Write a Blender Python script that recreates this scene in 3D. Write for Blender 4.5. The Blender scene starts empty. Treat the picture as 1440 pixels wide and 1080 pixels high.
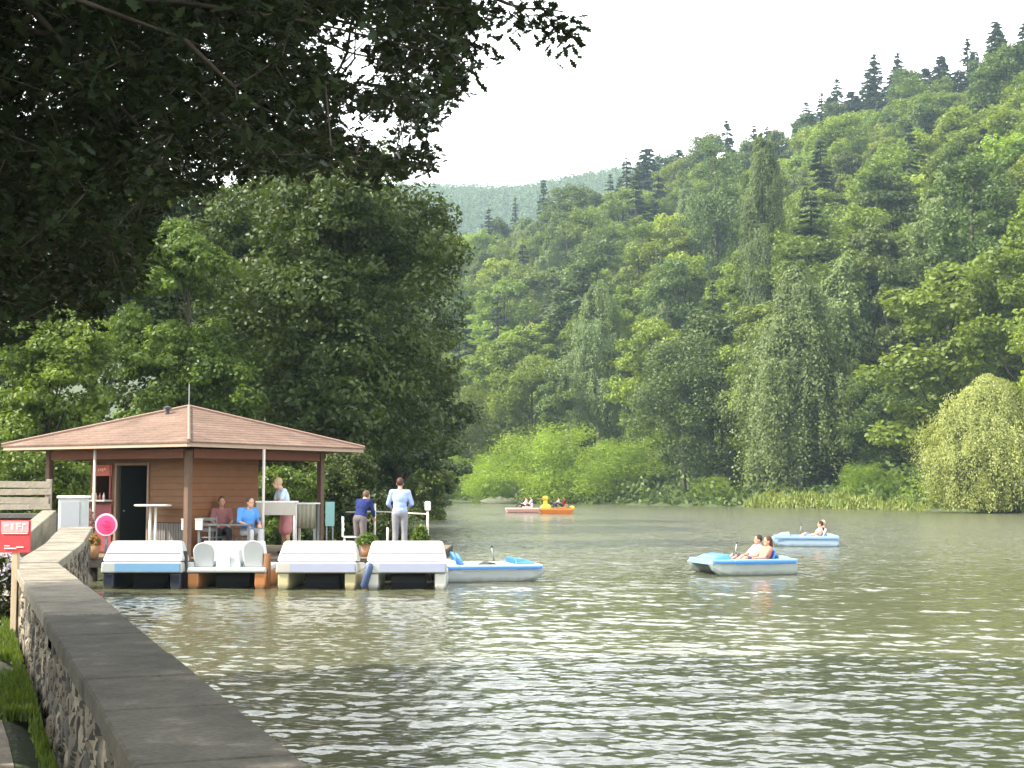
import bpy, math, random
import numpy as np
from mathutils import Vector, Matrix, Euler
R = math.radians
sc = bpy.context.scene
COL = sc.collection

# ------------------------------------------------------------------ camera
F = 2000.0                       # focal length in photo pixels (1440 wide)
PITCH = math.atan2(148, F)
CAMZ = 2.0
cam = bpy.data.cameras.new("camera")
cam.sensor_width = 36.0
cam.lens = 36.0 * F / 1440.0
cam.clip_start = 0.1
cam.clip_end = 8000
camo = bpy.data.objects.new("camera", cam)
COL.objects.link(camo)
camo.location = (0, 0, CAMZ)
camo.rotation_euler = (math.pi / 2 + PITCH, 0, 0)
sc.camera = camo

# ------------------------------------------------------------------ light
SUN_EL, SUN_AZ = R(44), R(-108)   # azimuth clockwise from +Y: the sun stands to the left
w = bpy.data.worlds.new("World")
sc.world = w
w.use_nodes = True
nt = w.node_tree
bg = nt.nodes["Background"]
sky = nt.nodes.new("ShaderNodeTexSky")
sky.sky_type = 'NISHITA'
sky.sun_disc = False
sky.sun_elevation = SUN_EL
sky.sun_rotation = SUN_AZ
sky.air_density = 1.0
sky.dust_density = 5.0
sky.ozone_density = 1.0
sky.altitude = 300
# a thin bright veil of cloud over the whole sky
veil = nt.nodes.new("ShaderNodeMix"); veil.data_type = 'RGBA'
veil.inputs[0].default_value = 0.6
vt_ = nt.nodes.new("ShaderNodeTexCoord"); vs_ = nt.nodes.new("ShaderNodeSeparateXYZ"); nt.links.new(vt_.outputs["Generated"], vs_.inputs[0])
vr_ = nt.nodes.new("ShaderNodeMapRange"); vr_.inputs[1].default_value = 0.15; vr_.inputs[2].default_value = 0.85; vr_.inputs[3].default_value = 18.0; vr_.inputs[4].default_value = 7.0
vr_.interpolation_type = 'SMOOTHSTEP'
nt.links.new(vs_.outputs[2], vr_.inputs[0])
vc_ = nt.nodes.new("ShaderNodeCombineColor")
for k_, f_ in enumerate((1.0, .985, .93)):
    vm_ = nt.nodes.new("ShaderNodeMath"); vm_.operation = 'MULTIPLY'; vm_.inputs[1].default_value = f_
    nt.links.new(vr_.outputs[0], vm_.inputs[0]); nt.links.new(vm_.outputs[0], vc_.inputs[k_])
nt.links.new(vc_.outputs[0], veil.inputs[7])
nt.links.new(sky.outputs[0], veil.inputs[6])
nt.links.new(veil.outputs[2], bg.inputs[0])
bg.inputs[1].default_value = 0.15
sl = bpy.data.lights.new("sun", 'SUN')
sl.energy = 5.0
sl.angle = R(0.6)
sl.color = (1.0, 0.93, 0.80)
so = bpy.data.objects.new("sun", sl)
COL.objects.link(so)
sd = Vector((math.sin(SUN_AZ) * math.cos(SUN_EL), math.cos(SUN_AZ) * math.cos(SUN_EL), math.sin(SUN_EL)))
so.rotation_euler = (-sd).to_track_quat('-Z', 'Y').to_euler()
so.location = (-30, 0, 40)
sc.view_settings.view_transform = 'Standard'
sc.view_settings.look = 'None'
sc.view_settings.exposure = 1.18
sc.view_settings.gamma = 1.0
sc.cycles.max_bounces = 7
sc.cycles.diffuse_bounces = 3
sc.cycles.glossy_bounces = 3
sc.cycles.transmission_bounces = 4
sc.cycles.volume_bounces = 1
sc.cycles.transparent_max_bounces = 6
sc.cycles.caustics_reflective = False
sc.cycles.caustics_refractive = False
sc.cycles.sample_clamp_indirect = 4.0

# ------------------------------------------------------------------ geometry of the view
def P(px, py, d):
    u, v = (px - 720) / F, (540 - py) / F
    c, s = math.cos(PITCH), math.sin(PITCH)
    y = c - v * s
    z = s + v * c
    k = d / y
    return Vector((u * k, d, CAMZ + z * k))

def X(px, d): return (px - 720) / F * d
def Z(py, d): return CAMZ + (688 - py) / F * d

# ------------------------------------------------------------------ materials
MATS = {}
def newmat(name):
    m = bpy.data.materials.new(name)
    m.use_nodes = True
    return m, m.node_tree, m.node_tree.nodes["Principled BSDF"]

def plain(name, col, rough=0.6, spec=0.4, var=0.12, scale=6.0, bump=0.0, metal=0.0, bscale=None, coat=0.0):
    """a paint-like surface with a little uneven tone"""
    if name in MATS: return MATS[name]
    m, t, b = newmat(name)
    tc = t.nodes.new("ShaderNodeTexCoord")
    n = t.nodes.new("ShaderNodeTexNoise"); n.inputs["Scale"].default_value = scale; n.inputs["Detail"].default_value = 5
    t.links.new(tc.outputs["Object"], n.inputs["Vector"])
    mx = t.nodes.new("ShaderNodeMix"); mx.data_type = 'RGBA'
    mx.inputs[6].default_value = (*[c * (1 - var) for c in col], 1)
    mx.inputs[7].default_value = (*[min(1, c * (1 + var)) for c in col], 1)
    t.links.new(n.outputs["Fac"], mx.inputs[0])
    t.links.new(mx.outputs[2], b.inputs["Base Color"])
    b.inputs["Roughness"].default_value = rough
    b.inputs["Specular IOR Level"].default_value = spec
    b.inputs["Metallic"].default_value = metal
    b.inputs["Coat Weight"].default_value = coat
    if bump:
        n2 = t.nodes.new("ShaderNodeTexNoise"); n2.inputs["Scale"].default_value = bscale or scale * 5; n2.inputs["Detail"].default_value = 6
        t.links.new(tc.outputs["Object"], n2.inputs["Vector"])
        bp = t.nodes.new("ShaderNodeBump"); bp.inputs["Strength"].default_value = bump; bp.inputs["Distance"].default_value = 0.02
        t.links.new(n2.outputs["Fac"], bp.inputs["Height"]); t.links.new(bp.outputs[0], b.inputs["Normal"])
    if name.endswith("_hull"):
        sx = t.nodes.new("ShaderNodeSeparateXYZ"); t.links.new(tc.outputs["Object"], sx.inputs[0])
        ad = t.nodes.new("ShaderNodeMath"); ad.operation = 'MULTIPLY_ADD'; ad.inputs[1].default_value = -.12
        t.links.new(n.outputs["Fac"], ad.inputs[0]); t.links.new(sx.outputs[2], ad.inputs[2])
        mr = t.nodes.new("ShaderNodeMapRange"); mr.inputs[1].default_value = -.04; mr.inputs[2].default_value = .06; mr.inputs[3].default_value = .75; mr.inputs[4].default_value = 0
        t.links.new(ad.outputs[0], mr.inputs[0])
        m2 = t.nodes.new("ShaderNodeMix"); m2.data_type = 'RGBA'; m2.inputs[7].default_value = (.05, .055, .03, 1)
        t.links.new(mr.outputs[0], m2.inputs[0]); t.links.new(mx.outputs[2], m2.inputs[6]); t.links.new(m2.outputs[2], b.inputs["Base Color"])
    MATS[name] = m
    return m

def ramp(t, stops):
    r = t.nodes.new("ShaderNodeValToRGB")
    e = r.color_ramp.elements
    while len(e) < len(stops): e.new(0.5)
    for i, (p, c) in enumerate(stops):
        e[i].position = p; e[i].color = (*c, 1)
    return r

def leafmat(name, dark, light, transl=0.35, objvar=0.25, tcol=None):
    """leaf surface: each leaf takes its own tone between two greens, each tree shifts a little"""
    m, t, b = newmat(name)
    at = t.nodes.new("ShaderNodeAttribute"); at.attribute_name = "rnd"
    oi = t.nodes.new("ShaderNodeObjectInfo")
    mx = t.nodes.new("ShaderNodeMix"); mx.data_type = 'RGBA'
    mx.inputs[6].default_value = (*dark, 1); mx.inputs[7].default_value = (*light, 1)
    t.links.new(at.outputs["Fac"], mx.inputs[0])
    mr = t.nodes.new("ShaderNodeMapRange"); mr.inputs[3].default_value = 1 - objvar; mr.inputs[4].default_value = 1 + objvar
    t.links.new(oi.outputs["Random"], mr.inputs[0])
    hs = t.nodes.new("ShaderNodeHueSaturation")
    mr2 = t.nodes.new("ShaderNodeMapRange"); mr2.inputs[3].default_value = 0.5 - 0.05 * objvar; mr2.inputs[4].default_value = 0.5 + 0.05 * objvar
    fr = t.nodes.new("ShaderNodeMath"); fr.operation = 'FRACT'
    ml = t.nodes.new("ShaderNodeMath"); ml.operation = 'MULTIPLY'; ml.inputs[1].default_value = 7.3
    t.links.new(oi.outputs["Random"], ml.inputs[0]); t.links.new(ml.outputs[0], fr.inputs[0]); t.links.new(fr.outputs[0], mr2.inputs[0])
    t.links.new(mr2.outputs[0], hs.inputs["Hue"])
    t.links.new(mr.outputs[0], hs.inputs["Value"]); t.links.new(mx.outputs[2], hs.inputs["Color"])
    b.inputs["Roughness"].default_value = 0.5
    b.inputs["Specular IOR Level"].default_value = 0.35
    t.links.new(hs.outputs[0], b.inputs["Base Color"])
    tr = t.nodes.new("ShaderNodeBsdfTranslucent")
    g = t.nodes.new("ShaderNodeMix"); g.data_type = 'RGBA'; g.blend_type = 'MULTIPLY'; g.inputs[0].default_value = 1
    g.inputs[7].default_value = (*(tcol or (1.5, 1.45, 0.6)), 1)
    t.links.new(hs.outputs[0], g.inputs[6]); t.links.new(g.outputs[2], tr.inputs[0])
    ms = t.nodes.new("ShaderNodeMixShader"); ms.inputs[0].default_value = transl
    out = t.nodes["Material Output"]
    t.links.new(b.outputs[0], ms.inputs[1]); t.links.new(tr.outputs[0], ms.inputs[2]); t.links.new(ms.outputs[0], out.inputs[0])
    return m

# ------------------------------------------------------------------ mesh helpers
class MB:
    def __init__(s): s.v = []; s.f = []
    def add(s, vs, fs):
        o = len(s.v); s.v += [tuple(v) for v in vs]; s.f += [tuple(i + o for i in f) for f in fs]; return s
    def box(s, c, size, rz=0.0, top=(1, 1), rx=0.0, ry=0.0):
        hx, hy, hz = [a / 2 for a in size]
        M = Matrix.Translation(c) @ Euler((rx, ry, rz)).to_matrix().to_4x4()
        vs = [M @ Vector(p) for p in ((-hx, -hy, -hz), (hx, -hy, -hz), (hx, hy, -hz), (-hx, hy, -hz),
              (-hx * top[0], -hy * top[1], hz), (hx * top[0], -hy * top[1], hz), (hx * top[0], hy * top[1], hz), (-hx * top[0], hy * top[1], hz))]
        return s.add(vs, [(0, 3, 2, 1), (4, 5, 6, 7), (0, 1, 5, 4), (1, 2, 6, 5), (2, 3, 7, 6), (3, 0, 4, 7)])
    def hexa(s, vs):
        return s.add(vs, [(0, 3, 2, 1), (4, 5, 6, 7), (0, 1, 5, 4), (1, 2, 6, 5), (2, 3, 7, 6), (3, 0, 4, 7)])
    def prism(s, poly, a, b, axis='z'):
        """extrude a 2-D outline between a and b along an axis"""
        def m(p, t):
            return {'z': (p[0], p[1], t), 'y': (p[0], t, p[1]), 'x': (t, p[0], p[1])}[axis]
        n = len(poly)
        vs = [m(p, a) for p in poly] + [m(p, b) for p in poly]
        return s.add(vs, [tuple(range(n))[::-1], tuple(range(n, 2 * n))] + [(i, (i + 1) % n, n + (i + 1) % n, n + i) for i in range(n)])
    def tube(s, pts, rad, n=8, cap=True, wob=0.0, rng=None):
        pts = [Vector(p) for p in pts]
        if not hasattr(rad, '__len__'): rad = [rad] * len(pts)
        rings = []
        up = Vector((0, 0, 1))
        pu = None
        for i, p in enumerate(pts):
            d = (pts[min(i + 1, len(pts) - 1)] - pts[max(i - 1, 0)]).normalized()
            if pu is None:
                pu = d.orthogonal().normalized()
            u = (pu - d * pu.dot(d)).normalized(); pu = u
            v = d.cross(u)
            rings.append([p + (u * math.cos(2 * math.pi * k / n) + v * math.sin(2 * math.pi * k / n)) * rad[i] * (1 + (rng.uniform(-wob, wob) if rng else 0)) for k in range(n)])
        vs = [q for r in rings for q in r]
        fs = [(i * n + k, i * n + (k + 1) % n, (i + 1) * n + (k + 1) % n, (i + 1) * n + k) for i in range(len(pts) - 1) for k in range(n)]
        if cap: fs += [tuple(range(n))[::-1], tuple(range((len(pts) - 1) * n, len(pts) * n))]
        return s.add(vs, fs)
    def lathe(s, prof, c=(0, 0, 0), n=24):
        vs = [(c[0] + r * math.cos(2 * math.pi * k / n), c[1] + r * math.sin(2 * math.pi * k / n), c[2] + z) for r, z in prof for k in range(n)]
        m = len(prof)
        fs = [(i * n + k, i * n + (k + 1) % n, (i + 1) * n + (k + 1) % n, (i + 1) * n + k) for i in range(m - 1) for k in range(n)]
        fs += [tuple(range(n))[::-1], tuple(range((m - 1) * n, m * n))]
        return s.add(vs, fs)
    def ell(s, c, r, nu=12, nv=8, M=None):
        vs = []; c = Vector(c)
        for j in range(nv + 1):
            th = math.pi * j / nv
            for k in range(nu):
                ph = 2 * math.pi * k / nu
                p = Vector((r[0] * math.sin(th) * math.cos(ph), r[1] * math.sin(th) * math.sin(ph), r[2] * math.cos(th)))
                if M is not None: p = M @ p
                vs.append(c + p)
        fs = [(j * nu + k, (j + 1) * nu + k, (j + 1) * nu + (k + 1) % nu, j * nu + (k + 1) % nu) for j in range(nv) for k in range(nu)]
        return s.add(vs, fs)
    def cap(s, a, ra, b, rb, n=12):
        a, b = Vector(a), Vector(b)
        s.ell(a, (ra,) * 3, n, 8); s.ell(b, (rb,) * 3, n, 8)
        if (b - a).length > 1e-4: s.tube([a, b], [ra, rb], n)
        return s
    def build(s, name, mat, parent=None, smooth=False, bevel=0.0, label=None, loc=None, rot=None):
        me = bpy.data.meshes.new(name)
        me.from_pydata(s.v, [], s.f)
        me.materials.append(mat)
        if smooth:
            me.polygons.foreach_set("use_smooth", [True] * len(me.polygons))
        o = bpy.data.objects.new(name, me); COL.objects.link(o)
        if parent is not None: o.parent = parent
        if bevel:
            b = o.modifiers.new("bevel", 'BEVEL'); b.width = bevel; b.segments = 2; b.limit_method = 'ANGLE'; b.angle_limit = R(40)
            b.harden_normals = False
        if label: o["label"] = label
        if loc is not None: o.location = loc
        if rot is not None: o.rotation_euler = rot
        return o

def tag(o, label=None, cat=None, group=None, kind=None):
    if label: o["label"] = label
    if cat: o["category"] = cat
    if group: o["group"] = group
    if kind: o["kind"] = kind
    return o

def empty(name, loc, rz=0.0, label=None, cat=None, group=None):
    o = bpy.data.objects.new(name, None); COL.objects.link(o)
    o.empty_display_size = 0.2
    o.location = loc; o.rotation_euler = (0, 0, rz)
    return tag(o, label, cat, group)

def raw_mesh(name, V, polys_n, loops, mat, attr=None, parent=None, smooth=False):
    """V (N,3); polys_n vertices per face (int); loops flat index array"""
    me = bpy.data.meshes.new(name)
    V = np.asarray(V, dtype=np.float32)
    me.vertices.add(len(V)); me.vertices.foreach_set("co", V.ravel())
    nf = len(loops) // polys_n
    me.loops.add(len(loops)); me.loops.foreach_set("vertex_index", np.asarray(loops, dtype=np.int32))
    me.polygons.add(nf)
    me.polygons.foreach_set("loop_start", np.arange(0, nf * polys_n, polys_n, dtype=np.int32))
    me.polygons.foreach_set("loop_total", np.full(nf, polys_n, dtype=np.int32))
    if smooth: me.polygons.foreach_set("use_smooth", np.ones(nf, dtype=bool))
    me.update(calc_edges=True)
    me.materials.append(mat)
    if attr is not None:
        a = me.attributes.new("rnd", 'FLOAT', 'FACE'); a.data.foreach_set("value", np.asarray(attr, dtype=np.float32))
    if parent is False: return me
    o = bpy.data.objects.new(name, me); COL.objects.link(o)
    if parent is not None: o.parent = parent
    return o

SHAPE_QUAD = np.array([(-0.5, 0, 0), (0, 0.32, 0.06), (0.5, 0, 0), (0, -0.32, 0.06)])
SHAPE_LEAF = np.array([(-0.5, 0, 0), (-0.15, 0.27, 0.05), (0.2, 0.22, 0.04), (0.5, 0, 0), (0.2, -0.22, 0.04), (-0.15, -0.27, 0.05)])
SHAPE_STRAND = np.array([(-0.5, 0.0, 0), (-0.2, 0.13, 0.02), (0.5, 0.0, 0), (-0.2, -0.13, 0.02)])
SHAPE_OAK = np.array([(-.5, .0, 0), (-.33, .07, .01), (-.26, .17, .03), (-.14, .10, .02), (0, .26, .05), (.1, .13, .02), (.25, .25, .03), (.32, .1, 0), (.5, 0, -.05),
                      (.32, -.1, 0), (.25, -.25, .03), (.1, -.13, .02), (0, -.26, .05), (-.14, -.10, .02), (-.26, -.17, .03), (-.33, -.07, .01)])

def leaves(name, pts, nrm, size, shape, rs, mat, parent=None, tang=None, rnd=None):
    n = len(pts)
    nrm = nrm / (np.linalg.norm(nrm, axis=1, keepdims=True) + 1e-9)
    if tang is None: tang = rs.normal(size=(n, 3))
    tang = tang - nrm * np.sum(tang * nrm, axis=1, keepdims=True)
    tang /= (np.linalg.norm(tang, axis=1, keepdims=True) + 1e-9)
    bi = np.cross(nrm, tang)
    size = np.broadcast_to(size, (n,)).reshape(n, 1, 1)
    V = pts[:, None, :] + size * (shape[None, :, 0:1] * tang[:, None, :] + shape[None, :, 1:2] * bi[:, None, :] + shape[None, :, 2:3] * nrm[:, None, :])
    k = len(shape)
    if rnd is None: rnd = rs.random(n)
    return raw_mesh(name, V.reshape(-1, 3), k, np.arange(n * k), mat, rnd, parent)

def unit(rs, n):
    v = rs.normal(size=(n, 3)); return v / np.linalg.norm(v, axis=1, keepdims=True)

def lobed_crown(rs, z0, z1, rad, nl, lr, n, top=0.75, flat=0.7, inner=0.12, skirt=0.6, jitter=0.35, cz=None):
    """leaf points of a broadleaf crown made of many uneven lobes; returns points, normals, lobe centres, tone"""
    H = z1 - z0
    C = []
    while len(C) < nl:
        t = rs.random()                                       # height inside the crown
        prof = math.sin(math.pi * min(1, (t * 0.92 + 0.06)) ** top) ** 0.6 * (skirt + (1 - skirt) * min(1, t * 2.2))
        a = rs.random() * 2 * math.pi
        r = rad * prof * (rs.random() ** 0.38) * rs.uniform(0.72, 1.12)
        C.append((r * math.cos(a), r * math.sin(a), z0 + H * (0.08 + 0.84 * t)))
    C = np.array(C)
    L = lr * rs.uniform(0.55, 1.3, nl)
    w_ = L ** 2; w_ /= w_.sum()
    idx = rs.choice(nl, n, p=w_)
    d = unit(rs, n); d[:, 2] = d[:, 2] * 0.9 + 0.18
    d /= np.linalg.norm(d, axis=1, keepdims=True)
    rr = np.where(rs.random(n) < inner, rs.uniform(0.2, 0.8, n), 0.85 + 0.25 * rs.random(n))
    # bumps on the lobes
    bmp = 1 + 0.16 * np.sin(d[:, 0] * 7 + idx * 1.7) * np.sin(d[:, 1] * 6 + idx * 2.3) + 0.10 * np.sin(d[:, 2] * 11 + idx)
    p = C[idx] + d * (L[idx] * rr * bmp)[:, None] * np.array([1, 1, flat])
    nr = d * 0.8 + unit(rs, n) * jitter * 1.6 + np.array([0, 0, 0.45])
    tone = np.clip(0.5 + 0.25 * (rs.random(nl)[idx] - 0.5) * 2 + 0.35 * (rs.random(n) - 0.5), 0, 1)
    return p, nr, C, tone

def branchy_crown(rs, z0, z1, rad, nb, n, top=0.75, skirt=0.8, big=0.34, sub=11, subr=0.42, flat=0.72, inner=0.2, jitter=.6, gap=0.0):
    """crown of uneven boughs, each carrying smaller leaf clumps, so the outline breaks up"""
    _, _, C0, _ = lobed_crown(rs, z0, z1, rad * .92, nb, rad * .3, 4, top=top, skirt=skirt)
    R0 = rad * big * rs.uniform(.55, 1.35, nb)
    C = []; Rr = []; T = []
    for c, r_ in zip(C0, R0):
        tb = rs.random()
        for q in range(sub):
            d = rs.normal(size=3); d /= np.linalg.norm(d); d[2] = d[2] * .7 + .1
            C.append(c + d * r_ * rs.uniform(.55, 1.1)); Rr.append(r_ * subr * rs.uniform(.55, 1.4)); T.append(.55 * tb + .45 * rs.random())
    C = np.array(C); L = np.array(Rr); T = np.array(T); m = len(C)
    w_ = L ** 2; w_ /= w_.sum(); idx = rs.choice(m, n, p=w_)
    d = unit(rs, n); d[:, 2] += .15
    rr = np.where(rs.random(n) < inner, rs.uniform(.1, .8, n), .8 + .4 * rs.random(n))
    p = C[idx] + d * (L[idx] * rr)[:, None] * np.array([1, 1, flat])
    # leaf sprays droop a little at their rims
    p[:, 2] -= .25 * L[idx] * (d[:, 0] ** 2 + d[:, 1] ** 2) * rr
    nr = d * .7 + unit(rs, n) * jitter * 1.6 + np.array([0, 0, .5])
    return p, nr, C0, np.clip(T[idx] * .7 + .3 * rs.random(n), 0, 1)

def trunk_mesh(name, rs, h, r0, lobes, mat, parent=None, nlimb=9, base=-0.6, lean=(0, 0)):
    mb = MB()
    pts = []; rad = []
    for i in range(7):
        t = i / 6
        pts.append((lean[0] * t + rs.uniform(-.05, .05) * h * 0.1 * t, lean[1] * t + rs.uniform(-.05, .05) * h * 0.1 * t, base + (h - base) * t))
        rad.append(r0 * (1.35 if i == 0 else 1) * (1 - 0.82 * t))
    mb.tube(pts, rad, 9)
    if len(lobes):
        for q in lobes[rs.permutation(len(lobes))[:nlimb]]:
            t = min(0.92, max(0.22, (q[2] / h) * 0.72 * rs.uniform(0.7, 1.0)))
            k = int(t * 6); f = t * 6 - k
            a = Vector(pts[k]).lerp(Vector(pts[min(6, k + 1)]), f)
            ra = r0 * (1 - 0.82 * t) * 0.55
            b = Vector(q)
            m = a.lerp(b, 0.5) + Vector((0, 0, -0.04 * (b - a).length))
            mb.tube([a, m, b], [ra, ra * 0.6, ra * 0.2], 6)
    me = bpy.data.meshes.new(name); me.from_pydata(mb.v, [], mb.f); me.materials.append(mat)
    me.polygons.foreach_set("use_smooth", [True] * len(me.polygons))
    if parent is False: return me
    o = bpy.data.objects.new(name, me); COL.objects.link(o); o.parent = parent
    return o

# ------------------------------------------------------------------ material library
M_BARK = plain("bark", (0.055, 0.045, 0.035), 0.9, 0.2, 0.35, 3, 0.8, bscale=14)
M_BARKL = plain("pale_bark", (0.32, 0.30, 0.26), 0.9, 0.2, 0.35, 4, 0.6, bscale=16)
M_WHITE = plain("white_plastic", (0.50, 0.52, 0.52), 0.35, 0.5, 0.05, 3)
M_WHITEP = plain("white_paint", (0.76, 0.74, 0.70), 0.5, 0.4, 0.06, 5)
M_GREYM = plain("grey_metal", (0.28, 0.29, 0.30), 0.45, 0.5, 0.08, 5, metal=0.3)
M_DARKM = plain("dark_metal", (0.05, 0.05, 0.055), 0.5, 0.4, 0.1, 5)

# ------------------------------------------------------------------ the lie of the land
WALLDX = -0.3825
def wx(d, off): return WALLDX * d + off
# outline of the lake, seen from above
LAKE = [(2.75, -4.5), (wx(9, .92), 9), (-6.2, 18.6), (-7.45, 23.2), (-8.2, 27.0), (-9.6, 31.6), (-8.0, 36.0), (-4.8, 38.5), (-4.6, 46), (-6, 60), (-8.5, 90),
        (-13, 140), (-18, 200), (-16, 236), (-2, 214), (6, 200), (12, 187), (23, 166), (30, 154), (35, 146), (43, 117), (52, 100), (75, 60), (80, -20), (40, -40), (3.2, -8)]
LK = np.array(LAKE)
def lake_sd(x, y):
    """signed distance to the shore, positive on land"""
    x = np.asarray(x, float); y = np.asarray(y, float)
    best = np.full(x.shape, 1e9); inside = np.zeros(x.shape, bool)
    n = len(LK)
    for i in range(n):
        ax, ay = LK[i]; bx, by = LK[(i + 1) % n]
        ex, ey = bx - ax, by - ay
        t = np.clip(((x - ax) * ex + (y - ay) * ey) / (ex * ex + ey * ey), 0, 1)
        best = np.minimum(best, np.hypot(x - ax - t * ex, y - ay - t * ey))
        cr = ((ay > y) != (by > y)) & (x < (bx - ax) * (y - ay) / ((by - ay) if by != ay else 1e-9) + ax)
        inside ^= cr
    return np.where(inside, -best, best)

QX = [-3000, 560, 620, 700, 850, 1000, 1200, 1440, 2200, 4000]
QS = [250, 245, 236, 212, 187, 166, 146, 118, 100, 90]
QR = [470, 470, 460, 450, 430, 415, 400, 350, 330, 330]
QH = [34, 48, 63, 65, 71, 76, 88, 87, 84, 78]
def hill_t(x, y):
    q = 720 + 2000 * x / np.maximum(y, 1.0)
    q = np.where(y < 5, 4000, q)
    ds = np.interp(q, QX, QS); dr = np.interp(q, QX, QR)
    return (y - ds - 5) / (dr - ds), q
def ground_z(x, y):
    x = np.asarray(x, float); y = np.asarray(y, float)
    s = lake_sd(x, y)
    z = np.where(s < 0, np.maximum(-1.6, s * 0.45), 0.27 * np.clip(s / 0.5, 0, 1) + np.clip(s - 9, 0, 60) * 0.05)
    t, q = hill_t(x, y)
    h = np.interp(q, QX, QH)
    tt = np.clip(t, 0, 1)
    rise = 0.72 * tt + 0.28 * np.sin(tt * math.pi / 2) ** 2
    rise = np.where(t > 1, 1 - 0.35 * np.clip((t - 1) / 0.9, 0, 1), rise)
    z = z + np.where((s > 0) & (y > 5), h * rise, 0)
    # the far ridge
    fq = np.interp(q, [-3000, 300, 560, 640, 720, 800, 870, 960, 1100, 1500, 4000], [210, 235, 247, 245, 240, 246, 252, 255, 245, 230, 230])
    ft = np.clip((y - 650) / 550, 0, 1)
    far = fq * (ft * ft * (3 - 2 * ft)) + 6 * np.sin(x / 90.0) * ft
    far = np.where(y > 1250, far - (y - 1250) * 0.1, far)
    z = np.maximum(z, np.where(y > 640, np.maximum(far, 20), -99))
    z = z + np.where(s > 12, 0.8 * np.sin(x / 11.0 + 1) * np.sin(y / 13.0) + 0.3 * np.sin(x / 4.1) * np.cos(y / 5.3), 0) * np.clip((s - 12) / 30, 0, 1)
    return z

def make_ground():
    na = 420
    rad = [0.0]
    r = 1.2
    while r < 2300:
        rad.append(r); r *= 1.028
    rad = np.array(rad[1:]); nr = len(rad)
    # finer rays inside the view
    a1 = np.linspace(-0.55, 0.55, 260, endpoint=False)
    a2 = np.linspace(0.55, 2 * math.pi - 0.55, 160, endpoint=False)
    an = np.concatenate([a1, a2]); na = len(an)
    Rr, A = np.meshgrid(rad, an, indexing='ij')
    x = Rr * np.sin(A); y = Rr * np.cos(A)
    z = ground_z(x, y)
    V = np.stack([x, y, z], -1).reshape(-1, 3)
    V = np.vstack([V, [[0, 0, -1.6]]])
    i, j = np.meshgrid(np.arange(nr - 1), np.arange(na), indexing='ij')
    j2 = (j + 1) % na
    L = np.stack([i * na + j, i * na + j2, (i + 1) * na + j2, (i + 1) * na + j], -1).reshape(-1)
    m, t, b = newmat("ground_soil")
    tc = t.nodes.new("ShaderNodeTexCoord")
    n1 = t.nodes.new("ShaderNodeTexNoise"); n1.inputs["Scale"].default_value = 0.9; n1.inputs["Detail"].default_value = 8
    n2 = t.nodes.new("ShaderNodeTexNoise"); n2.inputs["Scale"].default_value = 14; n2.inputs["Detail"].default_value = 6
    t.links.new(tc.outputs["Object"], n1.inputs["Vector"]); t.links.new(tc.outputs["Object"], n2.inputs["Vector"])
    r1 = ramp(t, [(0.3, (0.05, 0.055, 0.025)), (0.5, (0.045, 0.075, 0.02)), (0.7, (0.09, 0.075, 0.045))])
    t.links.new(n1.outputs["Fac"], r1.inputs[0])
    mx = t.nodes.new("ShaderNodeMix"); mx.data_type = 'RGBA'; mx.blend_type = 'OVERLAY'; mx.inputs[0].default_value = 0.6
    t.links.new(r1.outputs[0], mx.inputs[6]); t.links.new(n2.outputs["Fac"], mx.inputs[7])
    t.links.new(mx.outputs[2], b.inputs["Base Color"]); b.inputs["Roughness"].default_value = 0.95
    bp = t.nodes.new("ShaderNodeBump"); bp.inputs["Strength"].default_value = 0.6; bp.inputs["Distance"].default_value = 0.05
    t.links.new(n2.outputs["Fac"], bp.inputs["Height"]); t.links.new(bp.outputs[0], b.inputs["Normal"])
    o = raw_mesh("ground", V, 4, L, m, smooth=True)
    # close the middle
    tag(o, kind="structure", label="dark earthy ground and hillside under the trees")
make_ground()

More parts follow.
